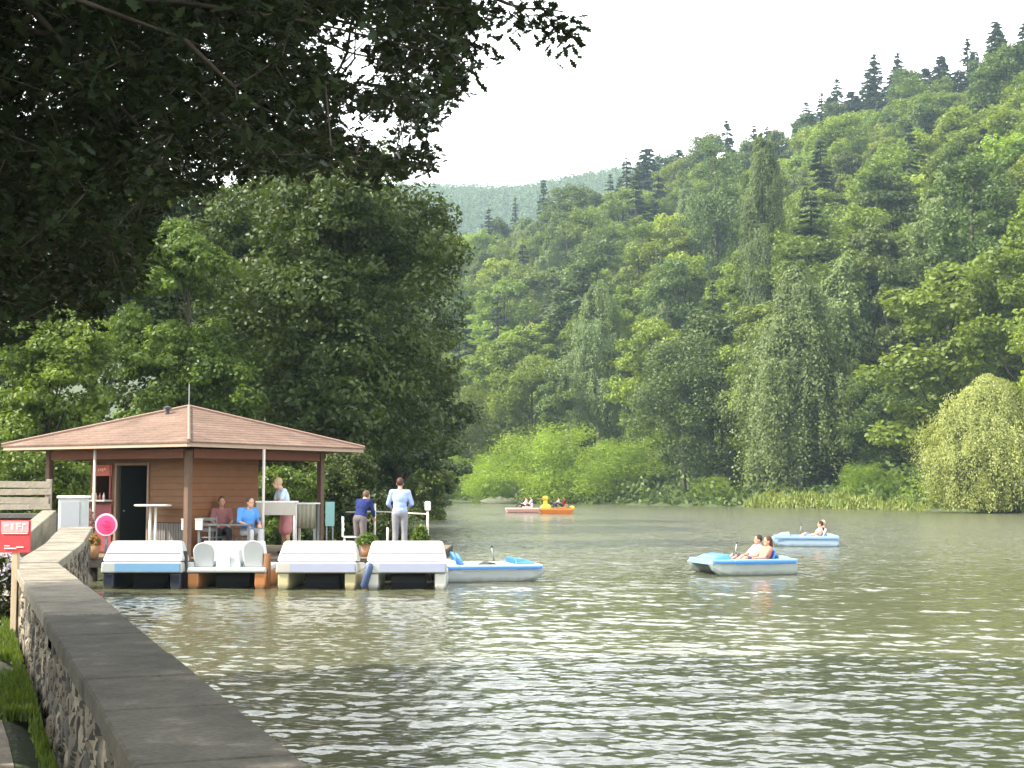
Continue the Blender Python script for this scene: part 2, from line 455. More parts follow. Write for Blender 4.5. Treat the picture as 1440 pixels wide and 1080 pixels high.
def make_water():
    m, t, b = newmat("lake_water")
    tc = t.nodes.new("ShaderNodeTexCoord")
    b.inputs["Base Color"].default_value = (0.100, 0.102, 0.060, 1)
    b.inputs["Roughness"].default_value = 0.10
    b.inputs["IOR"].default_value = 1.45
    b.inputs["Specular IOR Level"].default_value = 0.5
    hs = []
    for sx, sy, det, wt in ((3.2, 5.2, 2.5, 1.0), (9.0, 13.0, 2.0, 0.30), (0.9, 1.3, 2.0, 1.3)):
        mp = t.nodes.new("ShaderNodeMapping"); mp.inputs["Scale"].default_value = (sx, sy, 1); mp.inputs["Rotation"].default_value = (0, 0, R(12 * sx))
        t.links.new(tc.outputs["Object"], mp.inputs["Vector"])
        n = t.nodes.new("ShaderNodeTexNoise"); n.inputs["Scale"].default_value = 1.0; n.inputs["Detail"].default_value = det; n.inputs["Roughness"].default_value = 0.55
        t.links.new(mp.outputs[0], n.inputs["Vector"])
        ml = t.nodes.new("ShaderNodeMath"); ml.operation = 'MULTIPLY'; ml.inputs[1].default_value = wt
        t.links.new(n.outputs["Fac"], ml.inputs[0]); hs.append(ml)
    a1 = t.nodes.new("ShaderNodeMath"); a2 = t.nodes.new("ShaderNodeMath")
    t.links.new(hs[0].outputs[0], a1.inputs[0]); t.links.new(hs[1].outputs[0], a1.inputs[1])
    t.links.new(a1.outputs[0], a2.inputs[0]); t.links.new(hs[2].outputs[0], a2.inputs[1])
    bp = t.nodes.new("ShaderNodeBump"); bp.inputs["Strength"].default_value = 1.0; bp.inputs["Distance"].default_value = 0.012
    # the open water farther out is ruffled by the breeze, the lee of the wall is smoother
    sx_ = t.nodes.new("ShaderNodeSeparateXYZ"); t.links.new(tc.outputs["Object"], sx_.inputs[0])
    gm = t.nodes.new("ShaderNodeMapRange"); gm.inputs[1].default_value = 26; gm.inputs[2].default_value = 75; gm.inputs[3].default_value = 0.010; gm.inputs[4].default_value = 0.11
    t.links.new(sx_.outputs[1], gm.inputs[0]); t.links.new(gm.outputs[0], bp.inputs["Distance"])
    t.links.new(a2.outputs[0], bp.inputs["Height"]); t.links.new(bp.outputs[0], b.inputs["Normal"])
    # real waves: a sheet of graded fineness, swell and ripples from many directions
    rs = np.random.RandomState(17)
    an = np.concatenate([np.linspace(-.50, .62, 660, endpoint=False), np.linspace(.62, 2 * math.pi - .50, 60, endpoint=False)])
    rad = [3.0]
    while rad[-1] < 265:
        q = rad[-1]; rad.append(q + (0.045 if q < 16 else 0.045 * (q / 16) ** 1.45))
    rad = np.array(rad); nr, na = len(rad), len(an)
    Rr, A = np.meshgrid(rad, an, indexing='ij')
    x = Rr * np.sin(A); y = Rr * np.cos(A); z = np.zeros_like(x)
    sp = np.gradient(rad)[:, None] * np.ones_like(x)
    for i in range(72):
        lam = 0.10 * (12 ** (rs.random() ** 1.3)); k = 2 * math.pi / lam
        th = rs.normal(R(84), R(34)); ph = rs.random() * 6.28
        slope = 0.034 * (1.0 if lam < .4 else .46)
        fade = np.clip(lam / (1.0 * sp), 0, 1) ** 1.1
        gust = 0.75 + 0.45 * np.sin(x * .11 * rs.uniform(.5, 1.5) + y * .05 + ph * 3) 
        z += slope / k * gust * fade * np.sin(k * (x * math.cos(th) + y * math.sin(th)) + ph + 0.9 * np.sin(x * .9 + ph) * np.sin(y * .7 + i))
    V = np.vstack([np.stack([x, y, z], -1).reshape(-1, 3), [[0, 0, 0]]])
    i, j = np.meshgrid(np.arange(nr - 1), np.arange(na), indexing='ij'); j2 = (j + 1) % na
    L = np.stack([i * na + j, i * na + j2, (i + 1) * na + j2, (i + 1) * na + j], -1)[..., ::-1].reshape(-1)
    o = raw_mesh("lake_water", V, 4, L, m, smooth=True)
    tag(o, kind="structure", label="rippled olive green lake water reflecting the pale sky")
make_water()

# ------------------------------------------------------------------ trees
ML_BROAD = leafmat("broad_leaves", (0.085, 0.122, 0.018), (0.24, 0.32, 0.045), 0.38, 0.26)
ML_DARKB = leafmat("dark_broad_leaves", (0.050, 0.080, 0.022), (0.12, 0.17, 0.035), 0.30, 0.25)
ML_SPRUCE = leafmat("spruce_needles", (0.038, 0.060, 0.028), (0.095, 0.130, 0.055), 0.22, 0.25, (1, 1, .7))
ML_BIRCH = leafmat("birch_leaves", (0.075, 0.115, 0.035), (0.19, 0.25, 0.075), 0.32, 0.12)
ML_GOLD = leafmat("golden_willow_leaves", (0.19, 0.22, 0.06), (0.34, 0.37, 0.11), 0.38, 0.05, (1.3, 1.3, 0.6))
ML_BUSH = leafmat("willow_bush_leaves", (0.11, 0.17, 0.02), (0.25, 0.36, 0.04), 0.40, 0.12)
ML_REED = leafmat("reed_blades", (0.11, 0.17, 0.03), (0.27, 0.30, 0.07), 0.35, 0.05)
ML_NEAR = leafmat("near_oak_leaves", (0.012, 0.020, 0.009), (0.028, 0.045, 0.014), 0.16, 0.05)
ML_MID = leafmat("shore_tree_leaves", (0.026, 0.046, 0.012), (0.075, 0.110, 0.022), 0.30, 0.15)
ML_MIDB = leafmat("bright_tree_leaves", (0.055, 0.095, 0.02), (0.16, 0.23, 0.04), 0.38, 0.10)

def mesh_of(o):
    me = o.data; bpy.data.objects.remove(o); return me

def broad_proto(seed, h, rad, mat, n=7000, nl=60, size=0.62, flat=0.75, base=0.12, shape=SHAPE_LEAF):
    rs = np.random.RandomState(seed)
    n = int(n * 1.9); size *= .64
    p, nr, C, tone = branchy_crown(rs, h * base, h, rad, max(14, nl // 3), n, flat=flat, skirt=0.75, big=.32, sub=8, subr=.5)
    me = mesh_of(leaves("crown", p, nr, size * rs.uniform(0.7, 1.3, n), shape, rs, mat, rnd=tone))
    tm = trunk_mesh("trunk", rs, h * 0.86, h * 0.017, C, M_BARK, parent=False, nlimb=8, base=-1.5)
    return me, tm, h, rad

def spruce_proto(seed, h, rad, mat, n=6500, size=0.55, droop=0.35, sparse=0.0, base=0.06, taper=0.85):
    rs = np.random.RandomState(seed)
    pts = []; nrm = []; tan = []
    nw = int(h * 1.5)
    per = n // nw
    for i in range(nw):
        t = (i + rs.uniform(-.3, .3)) / nw
        z = h * (base + (1 - base) * t)
        r = rad * ((1 - t) ** taper) * rs.uniform(0.75, 1.15) + 0.15
        nb = rs.randint(5, 9)
        k = max(10, int(per * (0.35 + 1.3 * (1 - t))))
        for b in range(nb):
            if rs.random() < sparse: continue
            a = rs.random() * 2 * math.pi; rb = r * rs.uniform(0.7, 1.12)
            m = k // nb + 1
            s = rs.random(m) ** 0.6
            wdt = 0.30 * rb * (0.3 + s * (1.25 - s))
            lat = rs.uniform(-1, 1, m) * wdt
            dz = -droop * rb * s ** 1.4 + 0.14 * rb * s ** 4 - np.abs(rs.normal(size=m)) * 0.12 * rb * s
            x = s * rb * math.cos(a) - lat * math.sin(a); y = s * rb * math.sin(a) + lat * math.cos(a)
            pts.append(np.stack([x, y, z + dz], -1))
            d = np.tile([math.cos(a), math.sin(a), -droop], (m, 1))
            nrm.append(np.array([0.35 * math.cos(a), 0.35 * math.sin(a), 0.9]) + unit(rs, m) * 0.6)
            tan.append(d + unit(rs, m) * 0.5)
    p = np.vstack(pts); nr = np.vstack(nrm); ta = np.vstack(tan); m = len(p)
    me = mesh_of(leaves("crown", p, nr, size * rs.uniform(.6, 1.3, m), SHAPE_QUAD, rs, mat, tang=ta))
    mb = MB(); mb.tube([(0, 0, -1.5), (0, 0, h * .5), (0, 0, h * 0.995)], [h * .014, h * .009, 0.03], 7)
    tm = bpy.data.meshes.new("trunk"); tm.from_pydata(mb.v, [], mb.f); tm.materials.append(M_BARK)
    return me, tm, h, rad

def weeping_proto(seed, h, rad, mat, nstr=420, per=26, size=0.5, length=0.26, apex=0.8, base=0.03, bark=None, widest=0.3, sway=0.5):
    nstr = int(nstr * 1.9); per = int(per * 1.5); size *= .55
    """crown of hanging strands: birch or willow"""
    rs = np.random.RandomState(seed)
    pts = []; nrm = []; tan = []; tones = []
    nbough = max(26, nstr // 13)
    for b_ in range(nbough):
        t = ((b_ + rs.random()) / nbough) ** 0.9                     # height of the bough on the stem
        if t > widest: prof = (1 - ((t - widest) / (1 - widest)) ** 1.5) ** apex
        else: prof = 0.80 + 0.20 * t / widest
        ab = rs.random() * 2 * math.pi
        reach = rad * max(.10, prof) * rs.uniform(.45, 1.18)
        btone = rs.random()
        for i in range(13):
            f = rs.random() ** .6                                    # where along the bough
            r = reach * f + .1
            a = ab + rs.normal() * (.16 + .22 * (1 - f))
            zt = h * (base + (1 - base) * (0.16 + 0.84 * t)) + .12 * reach * math.sin(f * 2.2) - .18 * reach * f ** 2
            ln = min(h * length * rs.uniform(.3, 1.25) * (.55 + .45 * f), zt - h * base * rs.uniform(0.3, 1.6))
            s = rs.random(per)
            z = zt - ln * s
            rr = r + .06 * rad * np.sin(s * 2.4)
            spread = 0.030 * rad * (0.4 + s) + .05
            pts.append(np.stack([rr * math.cos(a) + rs.normal(size=per) * spread, rr * math.sin(a) + rs.normal(size=per) * spread, z], -1))
            nrm.append(np.array([math.cos(a), math.sin(a), 0.35]) + unit(rs, per) * 0.75)
            tan.append(np.tile([0.1 * math.cos(a), 0.1 * math.sin(a), -1.0], (per, 1)) + unit(rs, per) * 0.35)
            tones.append(.45 * btone + .25 * rs.random() + rs.random(per) * 0.3)
    p = np.vstack(pts); nr = np.vstack(nrm); ta = np.vstack(tan); m = len(p)
    me = mesh_of(leaves("crown", p, nr, size * rs.uniform(.6, 1.3, m), SHAPE_QUAD, rs, mat, tang=ta, rnd=np.concatenate(tones)))
    sub = p[rs.permutation(m)[:14]] * np.array([0.7, 0.7, 1])
    tm = trunk_mesh("trunk", rs, h * 0.85, h * 0.016, sub, bark or M_BARK, parent=False, nlimb=12, base=-1.0)
    return me, tm, h, rad

def plant(proto, name, loc, label, cat="tree", group=None, sc_=1.0, rz=0.0, sx=1.0, sz=None):
    me, tm, h, rad = proto
    r = empty(name, loc, rz, label, cat, group)
    r.scale = (sc_ * sx, sc_ * sx, sz or sc_)
    c = bpy.data.objects.new("crown", me); COL.objects.link(c); c.parent = r
    if tm:
        k = bpy.data.objects.new("trunk", tm); COL.objects.link(k); k.parent = r
    return r

def gz(x, y): return float(ground_z(np.array([x]), np.array([y]))[0])

# --- the wooded hill beyond the lake: one object for every tree
rsH = np.random.RandomState(11)
PB = [broad_proto(100 + i, h, r, ML_BROAD, n=nn, nl=nl_, size=0.62, flat=fl) for i, (h, r, nn, nl_, fl) in enumerate(
    [(19, 5.2, 9000, 60, .7), (22, 5.8, 10000, 75, .75), (17, 5.6, 9000, 55, .65), (21, 4.6, 8500, 60, .85), (24, 6.2, 11000, 85, .7), (18, 4.8, 8000, 50, .8)])]
PD = [broad_proto(130 + i, h, r, ML_DARKB, n=nn, nl=nl_, size=0.60) for i, (h, r, nn, nl_) in enumerate([(21, 5.0, 9000, 60), (24, 5.4, 10000, 80), (19, 5.2, 8500, 50)])]
PS = [spruce_proto(160 + i, h, r, ML_SPRUCE, n=nn, sparse=sp) for i, (h, r, nn, sp) in enumerate([(24, 3.3, 6500, .05), (27, 3.8, 7500, .15), (21, 3.0, 6000, .0), (25, 3.4, 4200, .3)])]
PW = [weeping_proto(180 + i, h, r, ML_BIRCH, nstr=ns, per=26, size=.55, length=.2, bark=M_BARKL) for i, (h, r, ns) in enumerate([(23, 4.2, 420), (20, 4.0, 380)])]

# the trees that stand out, placed first: name, px, distance, photo y of the top, width in photo px, proto, label
SPECIAL = [
    ("golden_willow", 1390, 121, 524, 205, weeping_proto(21, 12, 6, ML_GOLD, 1500, 30, .34, .30, .62, .02, widest=.42), "dome shaped yellow-green willow hanging down to the lake shore"),
    ("weeping_birch", 1122, 163, 362, 220, weeping_proto(22, 26, 6.6, ML_BIRCH, 1100, 34, .50, .24, .95, .03, bark=M_BARKL, widest=.22), "tall pale green weeping birch with pointed top above the reeds"),
    ("drooping_spruce", 1078, 205, 176, 100, weeping_proto(23, 42, 5.2, ML_DARKB, 700, 34, .52, .14, .7, .03, widest=.45), "tallest dull green drooping conifer on the slope behind the pointed birch"),
    ("round_tree", 962, 178, 478, 190, broad_proto(24, 18, 8, ML_DARKB, n=16000, nl=110, size=.5, base=.10), "round dark green tree at the shore between willow bushes and birch"),
    ("ash_tree", 842, 216, 392, 130, weeping_proto(25, 26, 6.5, ML_BIRCH, 800, 34, .5, .18, .8, .05, bark=M_BARKL, widest=.35), "pale grey-green birch rising above the bright willow bushes"),
    ("ash_tree", 748, 224, 500, 120, broad_proto(26, 20, 6.5, ML_BROAD, n=12000, nl=80, size=.5, base=.05), "light green tree standing left of the pale grey-green birch"),
    ("shore_tree", 1240, 158, 520, 150, broad_proto(27, 16, 6.5, ML_DARKB, n=14000, nl=90, size=.45, base=.03), "dark round tree in shade between pointed birch and golden willow"),
    ("larch_tree", 1255, 190, 345, 130, broad_proto(28, 30, 6.0, ML_BIRCH, n=14000, nl=110, size=.5, base=.05), "tall olive green tree above the dark tree beside the golden willow"),
    ("dark_spruce", 1298, 262, 178, 75, spruce_proto(29, 30, 4.6, ML_SPRUCE, n=9000, droop=.5, taper=.6), "lone dark spruce among bright trees on the upper right slope"),
    ("oak_tree", 1405, 150, 405, 170, broad_proto(30, 24, 7, ML_BROAD, n=15000, nl=110, size=.5, base=.05), "bright green tree rising directly behind the golden willow"),
    ("shore_tree", 645, 232, 480, 150, broad_proto(31, 20, 8, ML_BROAD, n=13000, nl=90, size=.5, base=.02), "light green tree at the lake's far end beside the dark near bank"),
    ("oak_tree", 1010, 262, 178, 100, broad_proto(32, 30, 6.5, ML_DARKB, n=12000, nl=80, size=.55, base=.05), "broad dull green tree standing high on the skyline left of the tallest conifer"),
]
taken = []
for nm, px, d, ytop, wpx, pr, lab in SPECIAL:
    x = X(px, d); z = max(0.1, gz(x, d))
    top = Z(ytop, d)
    sz = (top - z) / pr[2]; sx = (wpx / F * d / 2) / pr[3]
    plant(pr, nm, (x, d, z - 0.1), lab, "tree", None, 1.0, rsH.uniform(0, 6), sx, sz)
    taken.append((x, d, wpx / F * d / 2))

# willow bushes at the far shore
BUSHP = [broad_proto(41 + i, 7, 5, ML_BUSH, n=11000, nl=90, size=.42, base=.0, flat=.9, shape=SHAPE_STRAND) for i in range(3)]
for i, (px, d, yt, wp, lab) in enumerate([
        (700, 205, 636, 130, "lowest bright willow bush at the left end of the shore clump"),
        (778, 200, 604, 210, "largest bright yellow-green willow bush behind the duck boat"),
        (868, 192, 624, 190, "bright green willow bush right of the largest bush with dark underside"),
        (1002, 172, 668, 60, "small pale green bush at the water under the dark round tree"),
        (1215, 150, 655, 110, "grey-green bush at the foot of the dark shaded tree"),
        (630, 215, 640, 90, "shaded green bush at the far left end of the lake")]):
    x = X(px, d); z = max(0.05, gz(x, d)); pr = BUSHP[i % 3]
    plant(pr, "willow_bush", (x, d, z - 0.1), lab, "bush", None, 1, i * 1.3, (wp / F * d / 2) / 5, (Z(yt, d) - z) / 7)
    taken.append((x, d, wp / F * d / 2 * 0.8))

for i, (px, yt, wp, lab) in enumerate([
        (1150, 158, 26, "small conifer at the lower end of the skyline row"), (1176, 126, 40, "conifer on the skyline just above the small one"), (1206, 118, 44, "second conifer of the dense skyline pair"),
        (1238, 98, 42, "tallest narrow conifer in the middle of the skyline row"), (1272, 84, 56, "sparse open pine on the skyline"), (1312, 84, 46, "bushy conifer below the crest's twin tops"),
        (1336, 66, 54, "broad conifer of the crest's twin tops"), (1383, 58, 30, "thin spire conifer between two broad ones on the crest"), (1416, 46, 60, "highest ragged pine at the top of the hill"), (1446, 60, 50, "conifer at the very edge of the crest"),
        (912, 200, 50, "lone dark spruce high on the left shoulder of the hill"), (958, 202, 34, "thin spruce tip right of the lone shoulder spruce"), (765, 246, 30, "isolated small spruce where the hill meets the far ridge"),
        (1088, 174, 30, "spire beside the tallest conifer on the skyline"), (1125, 176, 32, "short spruce on the skyline right of the tallest conifer"), (1030, 186, 44, "dull conifer left of the tallest one"), (990, 214, 36, "small spruce on the left shoulder skyline")]):
    d = float(np.interp(px, QX, QR)) * (.99 if px > 930 else .93); x = X(px, d); z = gz(x, d)
    pr = [spruce_proto(400, 24, 3.3, ML_SPRUCE, n=9000, sparse=.08, taper=.7, size=.72), spruce_proto(401, 24, 3.3, ML_SPRUCE, n=6500, sparse=.2, taper=.45, base=.18, size=.75), spruce_proto(402, 24, 3.3, ML_SPRUCE, n=10000, sparse=.05, taper=.55, size=.72)][i % 3] if i < 3 else RP[i % 3]
    if i == 0: RP = [None] * 3
    if i < 3: RP[i] = pr
    plant(pr, "spruce_tree", (x, d, z - 1), lab, "spruce", "conifers on the skyline", 1, i, (wp * 1.35 / F * d / 2) / 3.3, (Z(yt, d) - z + 1) / 24)

COLS = [(590, "beyond the lake's far end"), (640, "just past the dark bank trees"), (680, "above the lowest willow bush"), (715, "above the pale boulder"), (745, "above the pink boat"), (785, "above the duck boat"), (825, "above the gap between willow bushes"),
        (865, "above the right willow bush"), (912, "near the lone shoulder spruce"), (950, "above the round dark tree"), (1000, "right of the round dark tree"), (1040, "just left of the tallest conifer"), (1085, "around the tallest conifer"),
        (1125, "above the pointed birch"), (1165, "above the reeds' middle"), (1210, "left of the olive green tree"), (1255, "above the olive green tree"), (1300, "near the lone dark spruce"), (1350, "above the golden willow's left side"),
        (1400, "above the golden willow's top"), (1450, "at the photo's right edge")]
rsC = np.random.RandomState(77)
for i in range(24):
    px = 1150 + i * 12.6 + rsC.uniform(-5, 5); yt = float(np.interp(px, [1150, 1240, 1340, 1450], [150, 118, 84, 66])) + rsC.uniform(-8, 14)
    d = float(np.interp(px, QX, QR)) * rsC.uniform(.965, 1.0); x = X(px, d); z = gz(x, d)
    plant(RP[i % 3], "spruce_tree", (x, d, z - 1), "conifer in the crest row on the hill's skyline, " + min(COLS, key=lambda c: abs(c[0] - px))[1], "spruce", "conifers filling the crest row", 1, i, (rsC.uniform(38, 58) / F * d / 2) / 3.3, (Z(yt, d) - z + 1) / 24)

LAB = {
    'B': ["light green broadleaf tree on the hill's {}", "broadleaf tree"],
    'D': ["darker green broadleaf tree on the hill's {}", "dark broadleaf tree"],
    'S': ["dark pointed spruce on the hill's {}", "spruce"],
    'W': ["pale drooping birch on the hill's {}", "birch"]}
NM = {'B': "broadleaf_tree", 'D': "broadleaf_tree", 'S': "spruce_tree", 'W': "birch_tree"}
cand = []
for _ in range(30000):
    q = rsH.uniform(575, 1525)
    ds = np.interp(q, QX, QS); dr = np.interp(q, QX, QR)
    t = rsH.uniform(0.0, 1.06) ** 0.9
    d = ds + 7 + (dr - ds) * t
    cand.append((X(q, d), d, t, q))
placed = []
cnt = {}
for x, d, t, q in cand:
    rmin = 8.0 if q > 640 else 9.5
    if any((x - a) ** 2 + (d - b) ** 2 < rmin * rmin for a, b in placed): continue
    if any((x - a) ** 2 + (d - b) ** 2 < (r * 0.75 + 2.5) ** 2 or (abs(x - a) < r * .8 and 0 < b - d < 14) for a, b, r in taken): continue
    placed.append((x, d))
    u = rsH.random()
    band = "foot" if t < 0.16 else ("lower slope" if t < .36 else ("middle" if t < 0.58 else ("upper slope" if t < .82 else "crest")))
    if t > 0.88: k = 'S' if (u < 0.93 and q > 1110) or (u < .28) else ('D' if u < 0.85 else 'B')
    else: k = 'S' if u < 0.12 else ('W' if u < 0.19 else ('D' if u < 0.34 else 'B'))
    pr = {'B': PB, 'D': PD, 'S': PS, 'W': PW}[k]
    pr = pr[rsH.randint(len(pr))]
    s = rsH.uniform(0.86, 1.28)
    if q < 900 and t > .8: s *= 0.8
    z = gz(x, d)
    lab, cat = LAB[k]
    word = "tall " if s > 1.13 else ("" if s > .98 else "low ")
    col = min(COLS, key=lambda c: abs(c[0] - q))[1]
    plant(pr, NM[k], (x, d, z - 0.3), word + lab.format(band) + ", " + col, cat, cat.replace("tree", "trees").replace("spruce", "spruces").replace("birch", "birches") + " on the wooded hill",
          s, rsH.uniform(0, 6.28), s * rsH.uniform(.9, 1.12) * (1.35 if k == 'S' else 1), s)
    cnt[k] = cnt.get(k, 0) + 1
twins = {}
for o in bpy.data.objects:
    if o.type == 'EMPTY' and o.parent is None and " on the hill's " in str(o.get("label", "")): twins.setdefault(o["label"], []).append(o)
for lb, os_ in twins.items():
    if len(os_) > 1:
        os_.sort(key=lambda o: o.location.x / o.location.y)
        nmz = {2: ["left of two", "right of two"], 3: ["left of three", "middle of three", "right of three"], 4: ["leftmost of four", "second from left", "second from right", "rightmost of four"],
            5: ["leftmost of five", "second of five from left", "middle of five", "second of five from right", "rightmost of five"]}.get(len(os_))
        if nmz:
            for o, w_ in zip(os_, nmz):
                tx = lb + ", " + w_
                for p_, r_ in (("on the hill's", "on hill's"), ("light green broadleaf tree", "light green broadleaf"), ("darker green broadleaf tree", "darker green broadleaf"), ("the wooded", "wooded"), ("tall light", "tall"), ("low light", "low"), ("at the photo's right edge", "at photo's right edge"), ("the golden willow", "golden willow"), ("the dark bank", "dark bank"), ("the lone", "lone"), ("the right", "right"), ("in the crest row on hill's skyline", "in hill's crest row"), (" the gap between", " gap between"), (" around the", " around"), ("light green", "green"), ("lower slope", "low slope"), (" in line with", " below")):
                    if len(tx.split()) > 16: tx = tx.replace(p_, r_)
                if len(tx.split()) > 16: tx = tx.replace(" the ", " ")
                if len(tx.split()) > 16: tx = tx.replace(" broadleaf", " tree").replace("tree tree", "tree").replace(" tree", " tree", 1)
                o["label"] = tx
print("hill trees", cnt)

rsU = np.random.RandomState(52); nU = 26000
def left_under(rs, n):
    d = rs.uniform(40, 150, n) ; x = (rs.uniform(-60, 590, n) - 720) / F * d
    s_ = lake_sd(x, d); ok = s_ > .6; x = x[ok]; d = d[ok]
    return np.stack([x, d, ground_z(x, d) + rs.random(len(x)) ** 1.5 * (1.6 + 1.2 * np.sin(x * .9) * np.sin(d * .7)) * np.clip((d - 38) / 6, .3, 2)], -1)

# undergrowth between the hill trees
def scatter_stuff(name, label, n, fn, size, mat, seed, shape=SHAPE_LEAF, up=0.6):
    rs = np.random.RandomState(seed)
    p = fn(rs, n)
    nr = unit(rs, len(p)) + np.array([0, -0.1, up])
    o = leaves(name, p, nr, size * rs.uniform(.6, 1.4, len(p)), shape, rs, mat)
    return tag(o, label, None, None, "stuff")
def under(rs, n):
    q = rs.uniform(560, 1500, n); ds = np.interp(q, QX, QS); dr = np.interp(q, QX, QR)
    d = ds + 0.5 + (dr - ds) * rs.random(n) ** 1.3
    x = (q - 720) / F * d
    z = ground_z(x, d)
    cl = np.sin(x / 2.7 + np.sin(d / 3.0)) * np.sin(d / 3.3) 
    return np.stack([x, d, z + rs.random(n) ** 2 * (2.0 + 1.6 * cl)], -1)
scatter_stuff("undergrowth", "low green undergrowth covering the ground under the hill trees", 60000, under, .7, ML_DARKB, 51)

_rs = None
scatter_stuff("undergrowth", "dark undergrowth beneath the trees of the near bank", 45000, left_under, .32, ML_MID, 53)

# reeds along the far shore
def reeds(rs, n):
    q = rs.uniform(1045, 1300, n); d = np.interp(q, QX, QS) - 1.2 + rs.random(n) * 5
    x = (q - 720) / F * d
    hmax = np.where(q < 1200, 1.9, 1.2) * (0.62 + 0.22 * np.sin(x * 1.3 + np.sin(d * 1.7)) + .25 * np.sin(x * .43 + d)) * np.clip((q - 1040) / 22, .2, 1) * np.clip((1302 - q) / 30, .3, 1)
    return np.stack([x, d, 0.1 + rs.random(n) * hmax], -1)
rs = np.random.RandomState(61); n = 26000; p = reeds(rs, n)
tag(leaves("reed_bed", p, unit(rs, n) * .8 + np.array([0, -1, .2]), .55 * rs.uniform(.7, 1.3, n), SHAPE_STRAND, rs, ML_REED, tang=np.tile([0., 0, 1], (n, 1)) + unit(rs, n) * .25),
    "yellow-green reeds growing along the far shore", None, None, "stuff")
rs = np.random.RandomState(62); n = 9000
q = rs.uniform(1250, 1500, n); d = np.interp(q, QX, QS) + 2 + rs.random(n) * 14; x = (q - 720) / F * d
tag(leaves("meadow_grass", np.stack([x, d, ground_z(x, d) + .15 + rs.random(n) * .4], -1), unit(rs, n) + np.array([0, -.2, .8]), .6, SHAPE_STRAND, rs, ML_BUSH),
    "bright strip of meadow grass behind the reeds", None, None, "stuff")

# the blue wooded ridge far behind: one mass
def far_woods():
    rs = np.random.RandomState(71)
    V = []; n = 11000
    q = rs.uniform(380, 1100, n); d = 1235 - 420 * rs.random(n) ** 1.2
    x = (q - 720) / F * d; z = ground_z(x, d)
    pts = []; nr = []; sz = []
    for i in range(n):
        if rs.random() < .5:                        # conifer
            h = rs.uniform(14, 24); m = 40
            t = rs.random(m); a = rs.random(m) * 6.28; r = (1 - t) * 3.3
            pts.append(np.stack([x[i] + r * np.cos(a), d[i] + r * np.sin(a), z[i] + 1 + h * t], -1)); sz.append(1.7 * (1.1 - .8 * t))
            nr.append(np.stack([np.cos(a), np.sin(a), np.full(m, .6)], -1))
        else:
            h = rs.uniform(10, 15); m = 40; u = unit(rs, m); u[:, 2] = np.abs(u[:, 2])
            pts.append(np.array([x[i], d[i], z[i] + 2]) + u * np.array([5, 5, h])); nr.append(u + unit(rs, m) * .4); sz.append(np.full(m, 2.2))
    p = np.vstack(pts)
    o = leaves("far_woods", p, np.vstack(nr), np.concatenate(sz), SHAPE_LEAF, rs, ML_DARKB)
    tag(o, "distant wooded ridge fading blue in the haze", None, None, "stuff")
far_woods()

# --- the left bank: big trees behind the kiosk
def bank_tree(name, px, d, ytop, wpx, seed, mat, label, nl=90, n=26000, size=.26, base=.12, flat=.6, zb=None, skirt=.8, lr=.26, inner=.12):
    z = gz(X(px, d), d) if zb is None else zb
    h = Z(ytop, d) - z; rad = wpx / F * d / 2
    rs = np.random.RandomState(seed)
    n = int(n * 2.3); size *= .64
    p, nr, C, tone = branchy_crown(rs, h * base, h, rad, max(16, int(nl * .34)), n, flat=flat, skirt=skirt, big=.40, sub=14, subr=.34)
    r = empty(name, (X(px, d), d, z), 0, label, "tree")
    leaves("crown", p, nr, size * rs.uniform(.7, 1.35, n), SHAPE_LEAF, rs, mat, parent=r, rnd=tone)
    trunk_mesh("trunk", rs, h * .86, max(.16, h * .018), C, M_BARK, parent=r, nlimb=16, base=-.4)
    return r
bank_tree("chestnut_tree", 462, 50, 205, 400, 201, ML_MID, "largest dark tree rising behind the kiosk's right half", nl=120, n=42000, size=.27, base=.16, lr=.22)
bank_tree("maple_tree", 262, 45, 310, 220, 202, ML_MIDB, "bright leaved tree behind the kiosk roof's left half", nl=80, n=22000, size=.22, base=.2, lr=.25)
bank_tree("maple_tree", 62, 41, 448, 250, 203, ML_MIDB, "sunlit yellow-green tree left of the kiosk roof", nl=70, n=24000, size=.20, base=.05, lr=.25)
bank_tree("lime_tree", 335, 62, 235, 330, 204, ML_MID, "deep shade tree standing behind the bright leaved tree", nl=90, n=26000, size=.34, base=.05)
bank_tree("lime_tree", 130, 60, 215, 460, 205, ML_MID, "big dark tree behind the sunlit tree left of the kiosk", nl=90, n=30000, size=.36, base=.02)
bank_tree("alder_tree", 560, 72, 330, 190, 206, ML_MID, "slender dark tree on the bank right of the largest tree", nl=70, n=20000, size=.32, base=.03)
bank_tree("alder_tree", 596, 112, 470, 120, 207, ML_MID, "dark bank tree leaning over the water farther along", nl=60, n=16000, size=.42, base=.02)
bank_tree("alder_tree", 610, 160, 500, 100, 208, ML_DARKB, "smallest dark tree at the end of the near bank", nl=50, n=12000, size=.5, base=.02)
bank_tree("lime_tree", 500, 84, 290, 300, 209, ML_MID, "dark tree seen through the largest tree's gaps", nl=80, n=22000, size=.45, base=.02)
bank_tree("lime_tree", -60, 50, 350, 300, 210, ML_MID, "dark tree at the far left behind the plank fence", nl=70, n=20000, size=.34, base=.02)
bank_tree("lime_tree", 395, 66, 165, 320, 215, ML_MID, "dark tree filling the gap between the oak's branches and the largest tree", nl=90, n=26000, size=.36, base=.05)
bank_tree("hazel_bush", 500, 43, 652, 150, 211, ML_MID, "leafy green bush behind the deck's right end", nl=60, n=12000, size=.16, base=.02, flat=.9)
bank_tree("hazel_bush", 405, 41, 652, 110, 212, ML_MIDB, "yellow-green bush glimpsed behind the standing woman", nl=40, n=8000, size=.14, base=.02, flat=.9)
